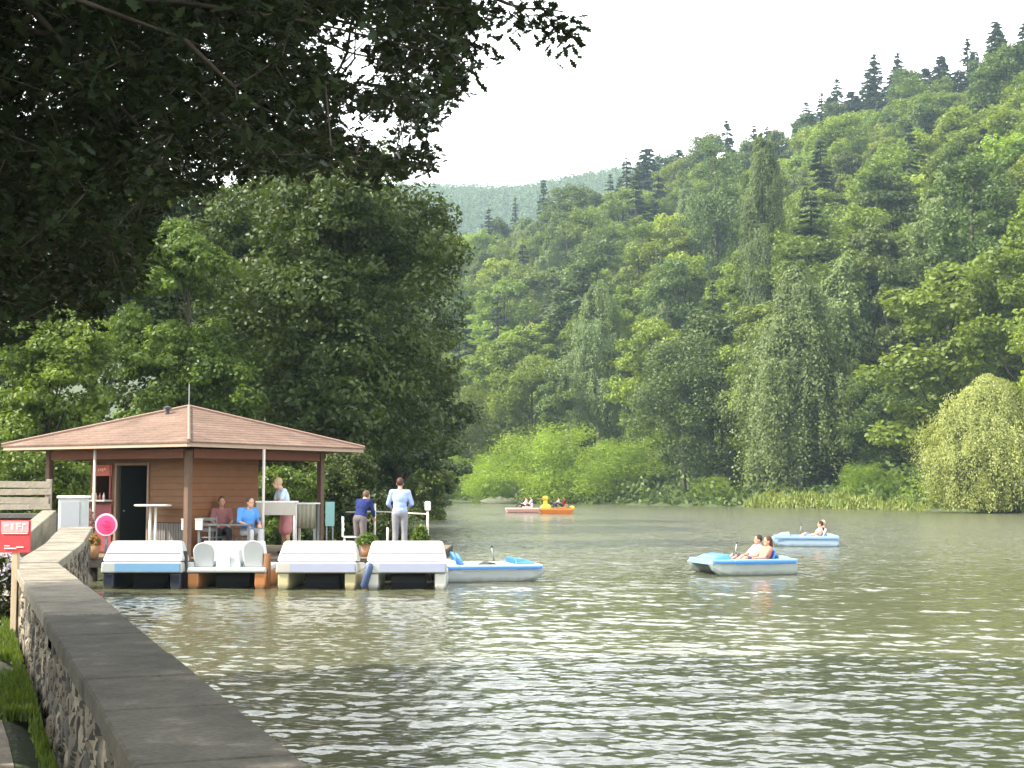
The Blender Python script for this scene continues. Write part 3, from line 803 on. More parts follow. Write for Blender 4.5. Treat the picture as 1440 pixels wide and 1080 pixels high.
bank_tree("hazel_bush", 105, 43, 640, 160, 213, ML_MID, "dark bush between the kiosk and the plank fence", nl=50, n=11000, size=.17, base=.02, flat=.9)
bank_tree("hazel_bush", 600, 92, 655, 90, 214, ML_DARKB, "dark bush hanging over the water beyond the railing", nl=40, n=9000, size=.3, base=.0, flat=.9)

# --- the great oak whose branches hang over the picture's place, trunk on the path side
def near_oak():
    rs = np.random.RandomState(301)
    base = Vector((-6.6, 6.2, 0.3))
    root = empty("oak_tree", base, 0, "huge dark oak overhanging the wall from the path side", "tree")
    # outline of the part of the crown that can be seen, in photo pixels, used to prune the round crown
    poly = [(-500, -900), (620, -900), (650, -60), (662, 10), (655, 45), (640, 60), (652, 105), (640, 128), (618, 138), (606, 180),
            (610, 232), (570, 228), (525, 245), (470, 225), (410, 240), (350, 235), (300, 262), (232, 262), (200, 300), (212, 365), (160, 420), (120, 445), (70, 425), (40, 465), (-60, 470), (-500, 520)]
    pn = np.array(poly, float)
    def inpoly(x, y):
        ins = np.zeros(x.shape, bool); n = len(pn)
        for i in range(n):
            ax, ay = pn[i]; bx, by = pn[(i + 1) % n]
            c = ((ay > y) != (by > y)) & (x < (bx - ax) * (y - ay) / ((by - ay) if by != ay else 1e-9) + ax)
            ins ^= c
        return ins
    # twig ends inside a wide crown
    N = 7200
    c = np.array([-4.8, 8.6, 6.8]); ax = np.array([6.8, 6.6, 4.8])
    u = unit(rs, N * 6) * (rs.random(N * 6) ** 0.4)[:, None]
    T = c + u * ax
    dd = np.maximum(T[:, 1], .1)
    px = 720 + F * T[:, 0] / dd; py = 688 - F * (T[:, 2] - CAMZ) / dd
    edge = (py <= -30) & (py > -420) & (px > 655 - 30) & (T[:, 1] > 0)
    infr = (px > -30) & (px < 1470) & (py > -30) & (T[:, 1] > 0)
    # keep the view's own air free; gaps where the sky shows through
    gap = np.zeros(len(T), bool)
    for gx, gy, gr in ((540, 182, 34), (492, 165, 24), (480, 62, 42), (505, 92, 28), (465, 25, 26), (430, 45, 18), (578, 205, 16)):
        gap |= (np.hypot(px - gx, py - gy) < gr) & (rs.random(len(px)) > .07)
    ok = (~infr | (inpoly(px, py) & ~gap)) & (T[:, 1] > 7.0) | ((T[:, 1] <= 7.0) & (px < -450) & (T[:, 1] > 0)) | ((T[:, 1] <= 0) & (T[:, 0] < -3.2)) | ((T[:, 1] < 2) & (T[:, 2] > 4))
    ok = ok & ~edge
    vis = infr & ok
    keep = np.where(ok)[0]
    kv = keep[infr[keep]]; ko = keep[~infr[keep]]
    T = np.vstack([T[kv][:6500], T[ko][:7000]]); nv = min(6500, len(kv)); print('near twigs', len(kv), len(ko))
    # hanging sprig at the right tip
    ex = []
    for px_, py_, d_ in ((655, 10, 8.6), (672, 18, 8.6), (690, 6, 8.7), (700, 15, 8.6), (720, 20, 8.6), (745, 22, 8.7), (648, 30, 8.7), (765, 22, 8.7), (785, 35, 8.7), (800, 48, 8.7), (788, 62, 8.7), (775, 42, 8.7), (655, 75, 8.8), (668, 60, 8.8), (640, 50, 8.8), (676, 72, 8.7), (730, 28, 8.6)):
        ex.append(tuple(P(px_, py_, d_)))
    T = np.vstack([T, np.array(ex)])
    NT = len(T)
    # limbs: trunk, main boughs, then each twig end joins the nearest bough point
    mb = MB()
    b0 = base
    trunk = [b0 + Vector((0, 0, -.5)), b0 + Vector((.05, .05, 1.2)), b0 + Vector((.2, .2, 2.6)), b0 + Vector((.5, .5, 4.2)), b0 + Vector((.9, .9, 6.2)), b0 + Vector((1.2, 1.4, 8.4))]
    mb.tube([p - base for p in trunk], [.62, .45, .38, .30, .2, .08], 14)
    boughs = []
    def bough(a, b, r0, sag=.3, n=9):
        a, b = Vector(a), Vector(b); pts = []
        side = (b - a).cross(Vector((0, 0, 1))).normalized()
        for i in range(n):
            t = i / (n - 1)
            pts.append(a.lerp(b, t) + Vector((0, 0, 1)) * sag * math.sin(t * math.pi) + side * .18 * math.sin(t * 7 + r0 * 50) * t)
        mb.tube([p - base for p in pts], [max(.005, r0 * (1 - .96 * i / (n - 1))) for i in range(n)], 7)
        boughs.extend([tuple(p) for p in pts[2:]])
    targets = [(P(620, -30, 8.7), .07), (P(600, 70, 8.8), .05), (P(500, 215, 9.3), .05), (P(400, 120, 9.0), .10), (P(420, 220, 10.0), .08), (P(250, 230, 8.0), .09), (P(120, 380, 9.5), .09),
               (P(60, 200, 7.5), .08), (P(250, 40, 7.0), .09), (P(480, 20, 11.5), .09), (P(150, 420, 12.0), .08), (Vector((-2, 12, 9)), .1), (Vector((-6, 12, 9)), .1), (Vector((-8, 9, 8)), .1), (Vector((-1, 7.5, 9.5)), .1),
               (Vector((-7.5, 5.0, 7)), .1), (Vector((-3, 5.5, 9)), .1), (Vector((-6, 13, 6)), .09)]
    for i, (tg, r0) in enumerate(targets):
        a = Vector(trunk[2]).lerp(Vector(trunk[4]), (i % 6) / 5)
        bough(a, tg, r0, .5)
    bough(P(640, -10, 8.7), P(790, 30, 8.7), .02, .05, 7)
    B = np.array(boughs)
    twp = []; twr = 0
    # secondary branches
    for i in range(120):
        t = Vector(T[rs.randint(NT)]); dsq = ((B - np.array(t)) ** 2).sum(1); j = int(dsq.argmin()); a = Vector(B[j])
        if 0.3 < (t - a).length < 2.6:
            m = a.lerp(t, .5) + Vector(rs.normal(size=3)) * .08
            mb.tube([a - base, m - base, t - base], [.016, .010, .004], 5, cap=False)
            B = np.vstack([B, [tuple(m)], [tuple(t)]])
    # every twig end joins the nearest wood that is already there, so twigs fork like branches
    dm = np.full(NT, 1e9)
    for q in range(0, len(B), 40): dm = np.minimum(dm, ((T[:, None, :] - B[None, q:q + 40]) ** 2).sum(-1).min(1))
    order = np.argsort(dm); BB = np.zeros((len(B) + NT, 3)); BB[:len(B)] = B; nb = len(B)
    for i in order:
        t = T[i]; dsq = ((BB[:nb] - t) ** 2).sum(1); j = int(dsq.argmin())
        if dsq[j] < 0.8:
            if i < nv or i >= NT - 17: mb.tube([Vector(BB[j]) - base, Vector(t) - base], [.006, .003], 3, cap=False)
            BB[nb] = t; nb += 1
    mb.build("trunk", M_BARK, root, smooth=True)
    # leaves: a rosette at each twig end
    k = 22
    pts = np.repeat(T, k, axis=0); n = len(pts)
    rad = np.where(np.arange(n) < nv * k, .13, .22)
    pts = pts + unit(rs, n) * (rs.random(n) ** .6 * rad)[:, None]
    out = unit(rs, n); tang = (pts - np.repeat(T, k, axis=0)); tang[:, 2] -= .05
    nr = out * .6 + np.array([0, 0, .7])
    size = np.where(np.arange(n) < nv * k, .082, .15) * rs.uniform(.7, 1.3, n)
    size[-17 * k:] = .085
    lo_ = np.repeat(np.arange(NT) >= NT - 17, k); pts[lo_] = np.repeat(T, k, axis=0)[lo_] + (pts - np.repeat(T, k, axis=0))[lo_] * .75
    leaves("crown", pts - np.array(base), nr, size, SHAPE_OAK, rs, ML_NEAR, parent=root, tang=tang + unit(rs, n) * .08)
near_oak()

# ------------------------------------------------------------------ wall, path and bank
def stone_mat(name, cols, scale=3.0, bump=.5):
    m, t, b = newmat(name)
    tc = t.nodes.new("ShaderNodeTexCoord")
    n = t.nodes.new("ShaderNodeTexNoise"); n.inputs["Scale"].default_value = scale; n.inputs["Detail"].default_value = 8; n.inputs["Roughness"].default_value = .65
    n2 = t.nodes.new("ShaderNodeTexNoise"); n2.inputs["Scale"].default_value = scale * 12; n2.inputs["Detail"].default_value = 5
    t.links.new(tc.outputs["Object"], n.inputs["Vector"]); t.links.new(tc.outputs["Object"], n2.inputs["Vector"])
    r1 = ramp(t, [(.25 + .5 * i / (len(cols) - 1), c) for i, c in enumerate(cols)])
    t.links.new(n.outputs["Fac"], r1.inputs[0])
    mx = t.nodes.new("ShaderNodeMix"); mx.data_type = 'RGBA'; mx.blend_type = 'OVERLAY'; mx.inputs[0].default_value = .5
    t.links.new(r1.outputs[0], mx.inputs[6]); t.links.new(n2.outputs["Fac"], mx.inputs[7]); t.links.new(mx.outputs[2], b.inputs["Base Color"])
    b.inputs["Roughness"].default_value = .88; b.inputs["Specular IOR Level"].default_value = .3
    bp = t.nodes.new("ShaderNodeBump"); bp.inputs["Strength"].default_value = bump; bp.inputs["Distance"].default_value = .01
    t.links.new(n2.outputs["Fac"], bp.inputs["Height"]); t.links.new(bp.outputs[0], b.inputs["Normal"])
    return m
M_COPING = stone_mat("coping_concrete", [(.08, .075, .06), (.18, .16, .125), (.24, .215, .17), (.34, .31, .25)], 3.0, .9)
def rubble_mat():
    m, t, b = newmat("rubble_stone")
    at = t.nodes.new("ShaderNodeAttribute"); at.attribute_name = "rnd"
    tc = t.nodes.new("ShaderNodeTexCoord")
    n2 = t.nodes.new("ShaderNodeTexNoise"); n2.inputs["Scale"].default_value = 28; n2.inputs["Detail"].default_value = 6
    t.links.new(tc.outputs["Object"], n2.inputs["Vector"])
    r1 = ramp(t, [(0, (.02, .019, .015)), (.12, (.05, .045, .035)), (.4, (.11, .09, .065)), (.7, (.19, .155, .11)), (1, (.32, .27, .20))])
    t.links.new(at.outputs["Fac"], r1.inputs[0])
    mx = t.nodes.new("ShaderNodeMix"); mx.data_type = 'RGBA'; mx.blend_type = 'OVERLAY'; mx.inputs[0].default_value = .6
    t.links.new(r1.outputs[0], mx.inputs[6]); t.links.new(n2.outputs["Fac"], mx.inputs[7]); t.links.new(mx.outputs[2], b.inputs["Base Color"])
    b.inputs["Roughness"].default_value = .9
    bp = t.nodes.new("ShaderNodeBump"); bp.inputs["Strength"].default_value = .5; bp.inputs["Distance"].default_value = .01
    t.links.new(n2.outputs["Fac"], bp.inputs["Height"]); t.links.new(bp.outputs[0], b.inputs["Normal"])
    return m
M_RUBBLE = rubble_mat()

def wall_section(root, A, B, ztop, hw, rs, zend=None, z0=-.9, cop=.10, over=.035, slab=1.15, cmat=None):
    A, B = np.array(A, float), np.array(B, float)
    L = np.linalg.norm(B - A); u = (B - A) / L; n = np.array([u[1], -u[0]])     # n points to the lake side
    # rubble masonry: both faces one displaced sheet wrapped over the core
    zt = ztop - cop; zend = ztop if zend is None else zend; gr = (zend - ztop) / L
    zs = np.concatenate([np.arange(z0, zt, .035), [zt]]); ss = np.append(np.arange(0, L - .02, .035), L)
    S, Zz = np.meshgrid(ss, zs, indexing='ij')
    obs = []
    Vall = []; Lall = []; At = []; off = 0
    for side in (-1, 1):
        nc = int(L * (zt - z0) / .030)
        cs = rs.uniform(0, L, nc); cz = rs.uniform(z0, zt, nc); tone = np.clip(rs.normal(.5, .24, nc), .12, 1)
        hgt = rs.uniform(.02, .055, nc)
        disp = np.zeros(S.shape); tn = np.zeros(S.shape)
        for a in range(0, S.shape[0], 40):
            s_ = S[a:a + 40]; z_ = Zz[a:a + 40]
            m = np.abs(cs - s_.mean()) < 1.6
            if not m.any(): continue
            d = np.hypot((s_[..., None] - cs[m]) * .72, (z_[..., None] - cz[m]) * 1.25)
            k = np.argsort(d, -1)[..., :2]
            d1 = np.take_along_axis(d, k[..., :1], -1)[..., 0]; d2 = np.take_along_axis(d, k[..., 1:2], -1)[..., 0]
            e = np.clip((d2 - d1) / .05, 0, 1)
            disp[a:a + 40] = hgt[m][k[..., 0]] * (1 - (1 - e) ** 2)
            tn[a:a + 40] = np.where(e < .3, .03, tone[m][k[..., 0]])
        base = A + np.outer(S.ravel(), u) + n * side * (hw - .05) 
        xy = base + n * side * disp.ravel()[:, None]
        V = np.column_stack([xy, z0 + (Zz.ravel() - z0) * (zt + gr * S.ravel() - z0) / (zt - z0)])
        ni, nj = S.shape
        i, j = np.meshgrid(np.arange(ni - 1), np.arange(nj - 1), indexing='ij')
        q = np.stack([i * nj + j, (i + 1) * nj + j, (i + 1) * nj + j + 1, i * nj + j + 1], -1)
        if side == 1: pass
        else: q = q[..., ::-1]
        Vall.append(V); Lall.append(q.reshape(-1) + off); off += len(V)
        At.append(tn[:-1, :-1].ravel())
    # ends and top core
    o0 = off
    c = [A - n * (hw - .05), A + n * (hw - .05), B + n * (hw - .05), B - n * (hw - .05)]
    Vall.append(np.array([[*p, z0] for p in c] + [[*p, zt + (0 if i_ < 2 else zend - ztop)] for i_, p in enumerate(c)]))
    Lall.append(np.array([0, 1, 5, 4, 2, 3, 7, 6, 4, 5, 6, 7]) + o0); At.append(np.array([.3, .3, .2]))
    raw_mesh("masonry", np.vstack(Vall), 4, np.concatenate(Lall), M_RUBBLE, np.concatenate(At), root)
    # coping slabs with joints between them
    V = []; Fc = []
    s = 0.0; st = []
    while s < L - .05:
        e = min(L, s + slab * rs.uniform(.8, 1.2))
        if L - e < .4: e = L
        dz = rs.uniform(-.006, .006)
        st += [(s + .012, dz), (e - .012, dz + rs.uniform(-.004, .004)), (e - .008, -.03), (e + .008 if e < L else e, -.03)]
        s = e
    for s_, dz in st:
        p = A + u * s_; w0 = hw + over + rs.uniform(-.006, .006); w1 = hw + over + rs.uniform(-.006, .006)
        ring = [(-w0, zt), (-w0, ztop + dz - .012), (-w0 + .012, ztop + dz), (w1 - .012, ztop + dz), (w1, ztop + dz - .012), (w1, zt)]
        V += [(*(p + n * a), z + gr * s_) for a, z in ring]
    m = len(st)
    for i in range(m - 1):
        for k in range(6):
            Fc.append((i * 6 + k, i * 6 + (k + 1) % 6, (i + 1) * 6 + (k + 1) % 6, (i + 1) * 6 + k))
    Fc += [tuple(range(6))[::-1], tuple(range((m - 1) * 6, m * 6))]
    mb = MB(); mb.add(V, [f[::-1] for f in Fc]); mb.build("coping", cmat or M_COPING, root)

rsW = np.random.RandomState(5)
wall = empty("stone_wall", (0, 0, 0), 0, "long low rubble stone wall with grey coping slabs running along the lake", "wall")
wA = (wx(-4, .916), -4); wB = (wx(18.5, .916), 18.5); wM = (-6.98, 22.3); wC = (-7.98, 26.2)
M_COPING_SHADED = stone_mat("shaded_coping_concrete", [(.034, .031, .025), (.068, .062, .049), (.098, .088, .07), (.19, .17, .135)], 3.2, .9)  # same concrete as the far coping, with tree shade put into its colour
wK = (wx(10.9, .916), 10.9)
wall_section(wall, wA, wK, 1.05, .25, rsW, cmat=M_COPING_SHADED)
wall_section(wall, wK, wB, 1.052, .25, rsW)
wall_section(wall, wB, wM, 1.056, .25, rsW, 1.17)
wall_section(wall, wM, wC, 1.172, .25, rsW, 1.31)

# footpath and lawn strip on the land side
M_PATH = stone_mat("path_gravel", [(.20, .17, .13), (.27, .23, .18), (.33, .28, .22)], 2.5, .5)
mb = MB()
pl = []
for d in (-8, 0, 5, 10, 15, 20, 26, 32, 40):
    o = wx(d, .62) if d <= 18 else wx(18, .62) - (d - 18) * .25
    pl.append((o - .35 - .12 * math.sin(d), d)); 
pr_ = [(a - 2.9 - .2 * math.sin(d * .7), d) for a, d in pl]
n = len(pl)
mb.add([(a, d, .276) for a, d in pl] + [(a, d, .276) for a, d in pr_], [(i, i + 1, n + i + 1, n + i) for i in range(n - 1)])
tag(mb.build("footpath", M_PATH), "pale trodden footpath along the foot of the wall", None, None, "structure")

M_GRASS = leafmat("lawn_grass", (.05, .085, .015), (.14, .20, .035), .35, .05)
def blades(rs, n, dist, offs):
    d = rs.uniform(*dist, n); o = rs.uniform(*offs, n) 
    return np.stack([WALLDX * d + .6 - np.abs(o), d, np.full(n, .27)], -1)
rs = np.random.RandomState(81)
p = np.vstack([blades(rs, 9000, (10.8, 13.2), (.0, .75)), blades(rs, 9000, (14.6, 17.5), (.0, .8)), blades(rs, 2500, (4, 20), (.0, .10))])
n = len(p); hgt = rs.uniform(.03, .12, n) ; p[:, 2] += hgt * .45
tag(leaves("grass", p, unit(rs, n) * np.array([1, 1, .2]), hgt, np.array([(-.5, .1, 0), (.1, .07, .02), (.5, 0, .1), (-.5, -.1, 0)]), rs, M_GRASS, tang=np.tile([0., 0, 1], (n, 1)) + unit(rs, n) * .35),
    "tufts of bright grass at the foot of the wall", None, None, "stuff")

# weathered plank fence with a dark block wall under it, left end of the picture's bank
M_PLANK = plain("weathered_plank", (.30, .26, .21), .8, .25, .3, 6, .5, bscale=20)
M_DARKBLOCK = stone_mat("dark_block", [(.05, .04, .035), (.09, .07, .06), (.13, .10, .08)], 2, .5)
fx0, fx1, fd = X(-90, 28.6), X(74, 28.6), 28.6
fr = empty("plank_fence", ((fx0 + fx1) / 2, fd, 1.62), 0, "weathered grey plank fence standing on the dark block wall", "fence")
L_ = fx1 - fx0
for i, (z, hh, dx) in enumerate(((.50, .13, 0), (.34, .12, .02), (.18, .13, -.03), (.04, .11, .01))):
    MB().box((dx, -.05 - .004 * i, z - .02), (L_, .03, hh), ry=R(.6 * (-1) ** i)).build("board", M_PLANK, fr, bevel=.004)
for x in (-L_ / 2 + .3, 0, L_ / 2 - .05):
    MB().box((x, .02, .22), (.09, .09, .72)).build("post", M_PLANK, fr, bevel=.006)
bw = empty("block_wall", ((fx0 + fx1) / 2, fd, .25), 0, "dark low block wall carrying the weathered plank fence", "wall")
MB().box((0, .1, .58), (L_ + .1, .5, 1.2)).build("masonry", M_DARKBLOCK, bw, bevel=.01)
MB().box((0, .06, 1.22), (L_ + .2, .66, .09)).build("coping", stone_mat("dark_coping", [(.08, .08, .075), (.13, .12, .11)], 2), bw, bevel=.01)
# sloping stair cheek between fence and wall
ch = empty("stair_cheek", (X(66, 27.2), 27.2, .25), 0, "sloping stone stair side between the fence and the long wall", "stairs")
mb = MB(); mb.prism([(.25, 1.35), (-2.6, .62), (-2.6, -.3), (.25, -.3)], -.14, .14, 'x'); mb.build("cheek", M_RUBBLE if False else M_COPING, ch, bevel=.02)
for i in range(4):
    MB().box((-.62, -1.9 + i * .5, .12 + i * .18), (.95, .5, .35 + .0 * i)).build("step", M_COPING, ch, bevel=.01)

# red notice on a pole
sg = empty("notice_sign", (X(25, 17), 17, .27), R(-6), "red and pink notice board on a pale wooden post by the wall", "sign")
M_RED = plain("sign_red", (.62, .05, .06), .45, .4, .06, 8)
M_PINK = plain("sign_pink", (.78, .36, .38), .45, .4, .06, 8)
M_PALEW = plain("pale_wood", (.50, .40, .28), .7, .3, .2, 12, .3)
MB().box((0, .03, .50), (.075, .06, 1.06)).build("post", M_PALEW, sg, bevel=.006)
MB().box((0, 0, 1.17), (.38, .022, .38)).build("panel", M_RED, sg, bevel=.004)
MB().box((0, -.0145, 1.285), (.34, .006, .13)).build("upper_band", M_PINK, sg)
wt = MB()
for x, z, a, b in ((-.10, 1.30, .05, .02), (-.03, 1.285, .03, .07), (.03, 1.29, .012, .08), (.055, 1.29, .04, .012), (.055, 1.32, .04, .012), (.10, 1.28, .014, .08), (.125, 1.315, .03, .012),
                   (0, 1.208, .32, .012), (-.05, 1.03, .15, .014), (.07, 1.045, .09, .012), (-.09, 1.06, .07, .01)):
    wt.box((x, -.0195, z), (a, .004, b))
wt.build("lettering", M_WHITEP, sg)
fw = MB()
fs = empty("lilac_shrub", (X(2, 19), 19, .27), 0, "low shrub with pale lilac blossom behind the red notice", "shrub")
rs = np.random.RandomState(91); n = 1500
M_LIL = leafmat("lilac_blossom", (.42, .38, .46), (.70, .66, .70), .3, .05, (1.1, 1, 1.1))
leaves("foliage", unit(rs, n) * np.array([.42, .35, .40]) + np.array([0, 0, .42]), unit(rs, n) + np.array([0, 0, .6]), .09, SHAPE_LEAF, rs, ML_MID, parent=fs)
n = 500
leaves("blossom", unit(rs, n) * np.array([.44, .37, .42]) + np.array([0, 0, .50]), unit(rs, n) + np.array([0, 0, .6]), .07, SHAPE_LEAF, rs, M_LIL, parent=fs)
MB().tube([(0, 0, -.05), (0.02, 0, .45)], [.03, .015], 6).build("stem", M_BARK, fs)

# pale cabinet at the wall's far end
M_PALEG = plain("pale_grey_panel", (.50, .52, .52), .5, .4, .06, 4)
cb = empty("grey_cabinet", (X(106, 26.9), 26.9, .27), R(4), "pale grey cabinet standing at the far end of the stone wall", "cabinet")
MB().box((0, 0, .78), (.48, .40, 1.56)).build("body", M_PALEG, cb, bevel=.012)
MB().box((-.01, -.212, 1.25), (.34, .02, .50)).build("door_panel", plain("grey_glass", (.36, .37, .40), .25, .5, .05, 4), cb, bevel=.004)
MB().box((0, 0, 1.585), (.53, .45, .05)).build("lid", M_WHITEP, cb, bevel=.008)

# ------------------------------------------------------------------ deck
M_DECK = plain("deck_board", (.22, .17, .12), .8, .3, .3, 5, .5, bscale=18)
M_PILE = plain("dark_pile", (.05, .042, .036), .85, .3, .3, 6, .5)
dk = empty("wooden_deck", (-5.6, 34.4, 0), 0, "wooden landing deck on dark piles under the kiosk", "deck")
mb = MB()
y = -3.2
while y < 4.2:
    mb.box((0, y + .07, .475 + .002 * math.sin(y * 31)), (7.9, .134, .045)); y += .142
o = mb.build("decking", M_DECK, dk)
MB().box((0, -3.27, .40), (7.94, .05, .20)).build("edge_beam", M_PILE, dk, bevel=.006)
MB().box((3.98, .45, .40), (.05, 7.3, .20)).build("edge_beam", M_PILE, dk, bevel=.006)
for x in (-3.6, -2.2, -.6, .9, 2.4, 3.75):
    for yy in (-2.95, .5):
        if x < 2 and yy > 0: continue
        MB().lathe([(.11, -1.7), (.10, .39)], (x, yy, 0), 10).build("pile", M_PILE, dk, smooth=True)

# ------------------------------------------------------------------ kiosk
KX, KY, KZ = -7.735, 34.0, .5
kr = empty("kiosk", (KX, KY, KZ), R(58), "brown wooden boat hire kiosk with a wide red shingled pyramid roof", "kiosk")
M_SHING = stone_mat("roof_shingle", [(.09, .058, .043), (.14, .09, .066), (.18, .115, .086), (.25, .185, .145)], 1.3, .6)
M_FASC = plain("fascia_board", (.38, .27, .20), .6, .35, .12, 6)
M_SIDING = plain("brown_siding", (.22, .092, .036), .65, .35, .22, 4, .3, bscale=22)
M_SIDING_SHADED = plain("shaded_siding", (.17, .085, .04), .7, .3, .22, 4, .3, bscale=22)  # same boards as the right wall, the left wall's shade put into the colour
M_POSTW = plain("brown_post", (.13, .08, .055), .7, .3, .25, 6, .4)
M_INT = plain("dark_interior", (.03, .028, .026), .9, .2, .2, 4)
a = 2.96; z0 = 2.40; z1 = 3.46
mb = MB()
nc = 15
for i in range(nc):
    t0, t1 = i / nc, (i + 1) / nc
    lip = .009
    ra, rb = (a + .04) * (1 - t0), (a + .04) * (1 - t1) + (.012 if i < nc - 1 else 0)
    za, zb = z0 + .10 + (z1 - z0 - .10) * t0 + lip, z0 + .10 + (z1 - z0 - .10) * t1
    rb = max(rb, .02)
    q = lambda r, z: [(-r, -r, z), (r, -r, z), (r, r, z), (-r, r, z)]
    mb.add(q(ra, za - .03) + q(ra, za) + q(rb, zb + .001), [(0, 1, 5, 4), (1, 2, 6, 5), (2, 3, 7, 6), (3, 0, 4, 7), (4, 5, 9, 8), (5, 6, 10, 9), (6, 7, 11, 10), (7, 4, 8, 11)])
rf = mb.build("roof", M_SHING, kr)
M_CAP = plain("hip_cap", (.26, .17, .13), .6, .35, .15, 8)
for sx, sy in ((-1, -1), (1, -1), (-1, 1), (1, 1)):
    MB().tube([(sx * (a + .03), sy * (a + .03), z0 + .13), (0, 0, z1 + .03)], .035, 6).build("hip_cap", M_CAP, rf)
MB().tube([(0, 0, z1 - .02), (0, 0, z1 + .56)], .014, 6).build("antenna", M_GREYM, rf)
vt = MB().lathe([(.17, 0), (.17, .03), (.05, .05), (.05, .20), (.10, .20), (.10, .24), (.02, .27)], (-.62, .08, z1 - .27), 12).build("vent", M_DARKM, rf, smooth=False)
fm = MB()
for (x0, y0, sx, sy) in ((0, -a, 2 * a, .03), (0, a, 2 * a, .03), (-a, 0, .03, 2 * a - .06), (a, 0, .03, 2 * a - .06)):
    MB().box((x0, y0, z0 + .05), (sx, sy, .105)).build("fascia", M_FASC, kr)
MB().box((0, 0, z0 + .075), (2 * a - .05, 2 * a - .05, .02)).build("soffit", plain("soffit", (.16, .07, .045), .7, .3, .15, 4), kr)
p = 2.23
for x0, y0 in ((-p, -p), (p, -p), (-p, p), (p, p)):
    MB().box((x0, y0, .70 if (x0, y0) == (-p, -p) else 1.2), (.13, .13, 3.3 if (x0, y0) == (-p, -p) else 2.40)).build("post", M_POSTW, kr, bevel=.01)
for (x0, y0, sx, sy) in ((0, -p, 2 * p - .2, .12), (0, p, 2 * p - .2, .12), (-p, 0, .12, 2 * p - .2), (p, 0, .12, 2 * p - .2)):
    MB().box((x0, y0, 2.28), (sx, sy, .20)).build("beam", plain("red_beam", (.19, .075, .045), .65, .3, .15, 4), kr, bevel=.008)
b = 1.485
def siding(mb, axis, fixed, s0, s1, za, zb, sign, bh=.145):
    """lap boards; axis 'y' runs along local y at x=fixed, outer side towards sign"""
    nb = max(1, int(round((zb - za) / bh))); hh = (zb - za) / nb
    for i in range(nb):
        z = za + i * hh
        pts = [(0, z), (.032, z + .004), (.014, z + hh), (-.02, z + hh), (-.02, z)]
        poly = [(fixed + sign * o, zz) for o, zz in pts]
        if axis == 'y': mb.prism(poly, s0, s1, 'y')
        else: mb.add([(s0, o, z_) for o, z_ in poly] + [(s1, o, z_) for o, z_ in poly], [(0, 1, 2, 3, 4), (9, 8, 7, 6, 5)] + [(i_, 5 + i_, 5 + (i_ + 1) % 5, (i_ + 1) % 5) for i_ in range(5)])
def yl(L): return -b + L
D0, D1, DH = 1.18, 2.29, 2.05
H0, H1 = 2.42, 3.02
yend = yl(3.13); xend = -b + 2.29
mb = MB()
siding(mb, 'y', -b, yl(0.06), yl(D0), .75, 2.38, -1)
siding(mb, 'y', -b, yl(D0), yl(D1), DH, 2.38, -1)
siding(mb, 'y', -b, yl(D1), yend, 2.06, 2.38, -1)
siding(mb, 'y', -b, yl(D1), yl(H0), 0, 2.06, -1)
siding(mb, 'y', -b, yl(H1), yend, 0, 2.06, -1)
siding(mb, 'y', -b, yl(H0), yl(H1), 0, 1.20, -1)
mb.build("wall", M_SIDING_SHADED, kr)
mb = MB(); siding(mb, 'x', -b, -b + .06, xend, 0, 2.38, -1); mb.build("wall", M_SIDING, kr)
MB().box((xend, (-b + yend) / 2 + .03, 1.19), (.05, yend + b - .06, 2.38)).build("wall", M_SIDING_SHADED, kr)
MB().box(((-b + xend) / 2, yend, 1.19), (xend + b - .06, .05, 2.38)).build("wall", M_SIDING_SHADED, kr)
MB().box((-b + .02, -b + .02, 1.19), (.12, .12, 2.38)).build("corner_post", plain("corner_wood", (.30, .15, .075), .65, .3, .2, 5), kr, bevel=.008)
sk = MB()
for i in range(14):
    sk.box((-b - .03, yl(.07) + .04 + i * .079, .37), (.025, .062, .72))
sk.box((-b + .0, yl(.62), .37), (.02, 1.1, .74))
sk.build("skirting", plain("grey_slat", (.16, .15, .14), .75, .3, .2, 6), kr)
df = MB()
for yy in (yl(D0) + .03, yl(D1) - .03): df.box((-b - .01, yy, DH / 2), (.09, .06, DH))
df.box((-b - .01, (yl(D0) + yl(D1)) / 2, DH + .03), (.09, D1 - D0, .06))
dfo = df.build("door_frame", plain("door_trim", (.22, .15, .11), .6, .3, .15, 5), kr)
dl = MB().box((-b + .42, yl(D1) - .10, DH / 2), (.80, .04, DH - .04)).build("door", plain("dark_green_door", (.014, .022, .018), .5, .4, .15, 4), kr, bevel=.004)
MB().ell((-b + .12, yl(D1) - .14, 1.0), (.02, .03, .02), 8, 6).build("handle", M_GREYM, dl)
MB().box(((-b + xend) / 2, (-b + yend) / 2, .02), (2.1, 2.9, .02)).build("floor", M_INT, kr)
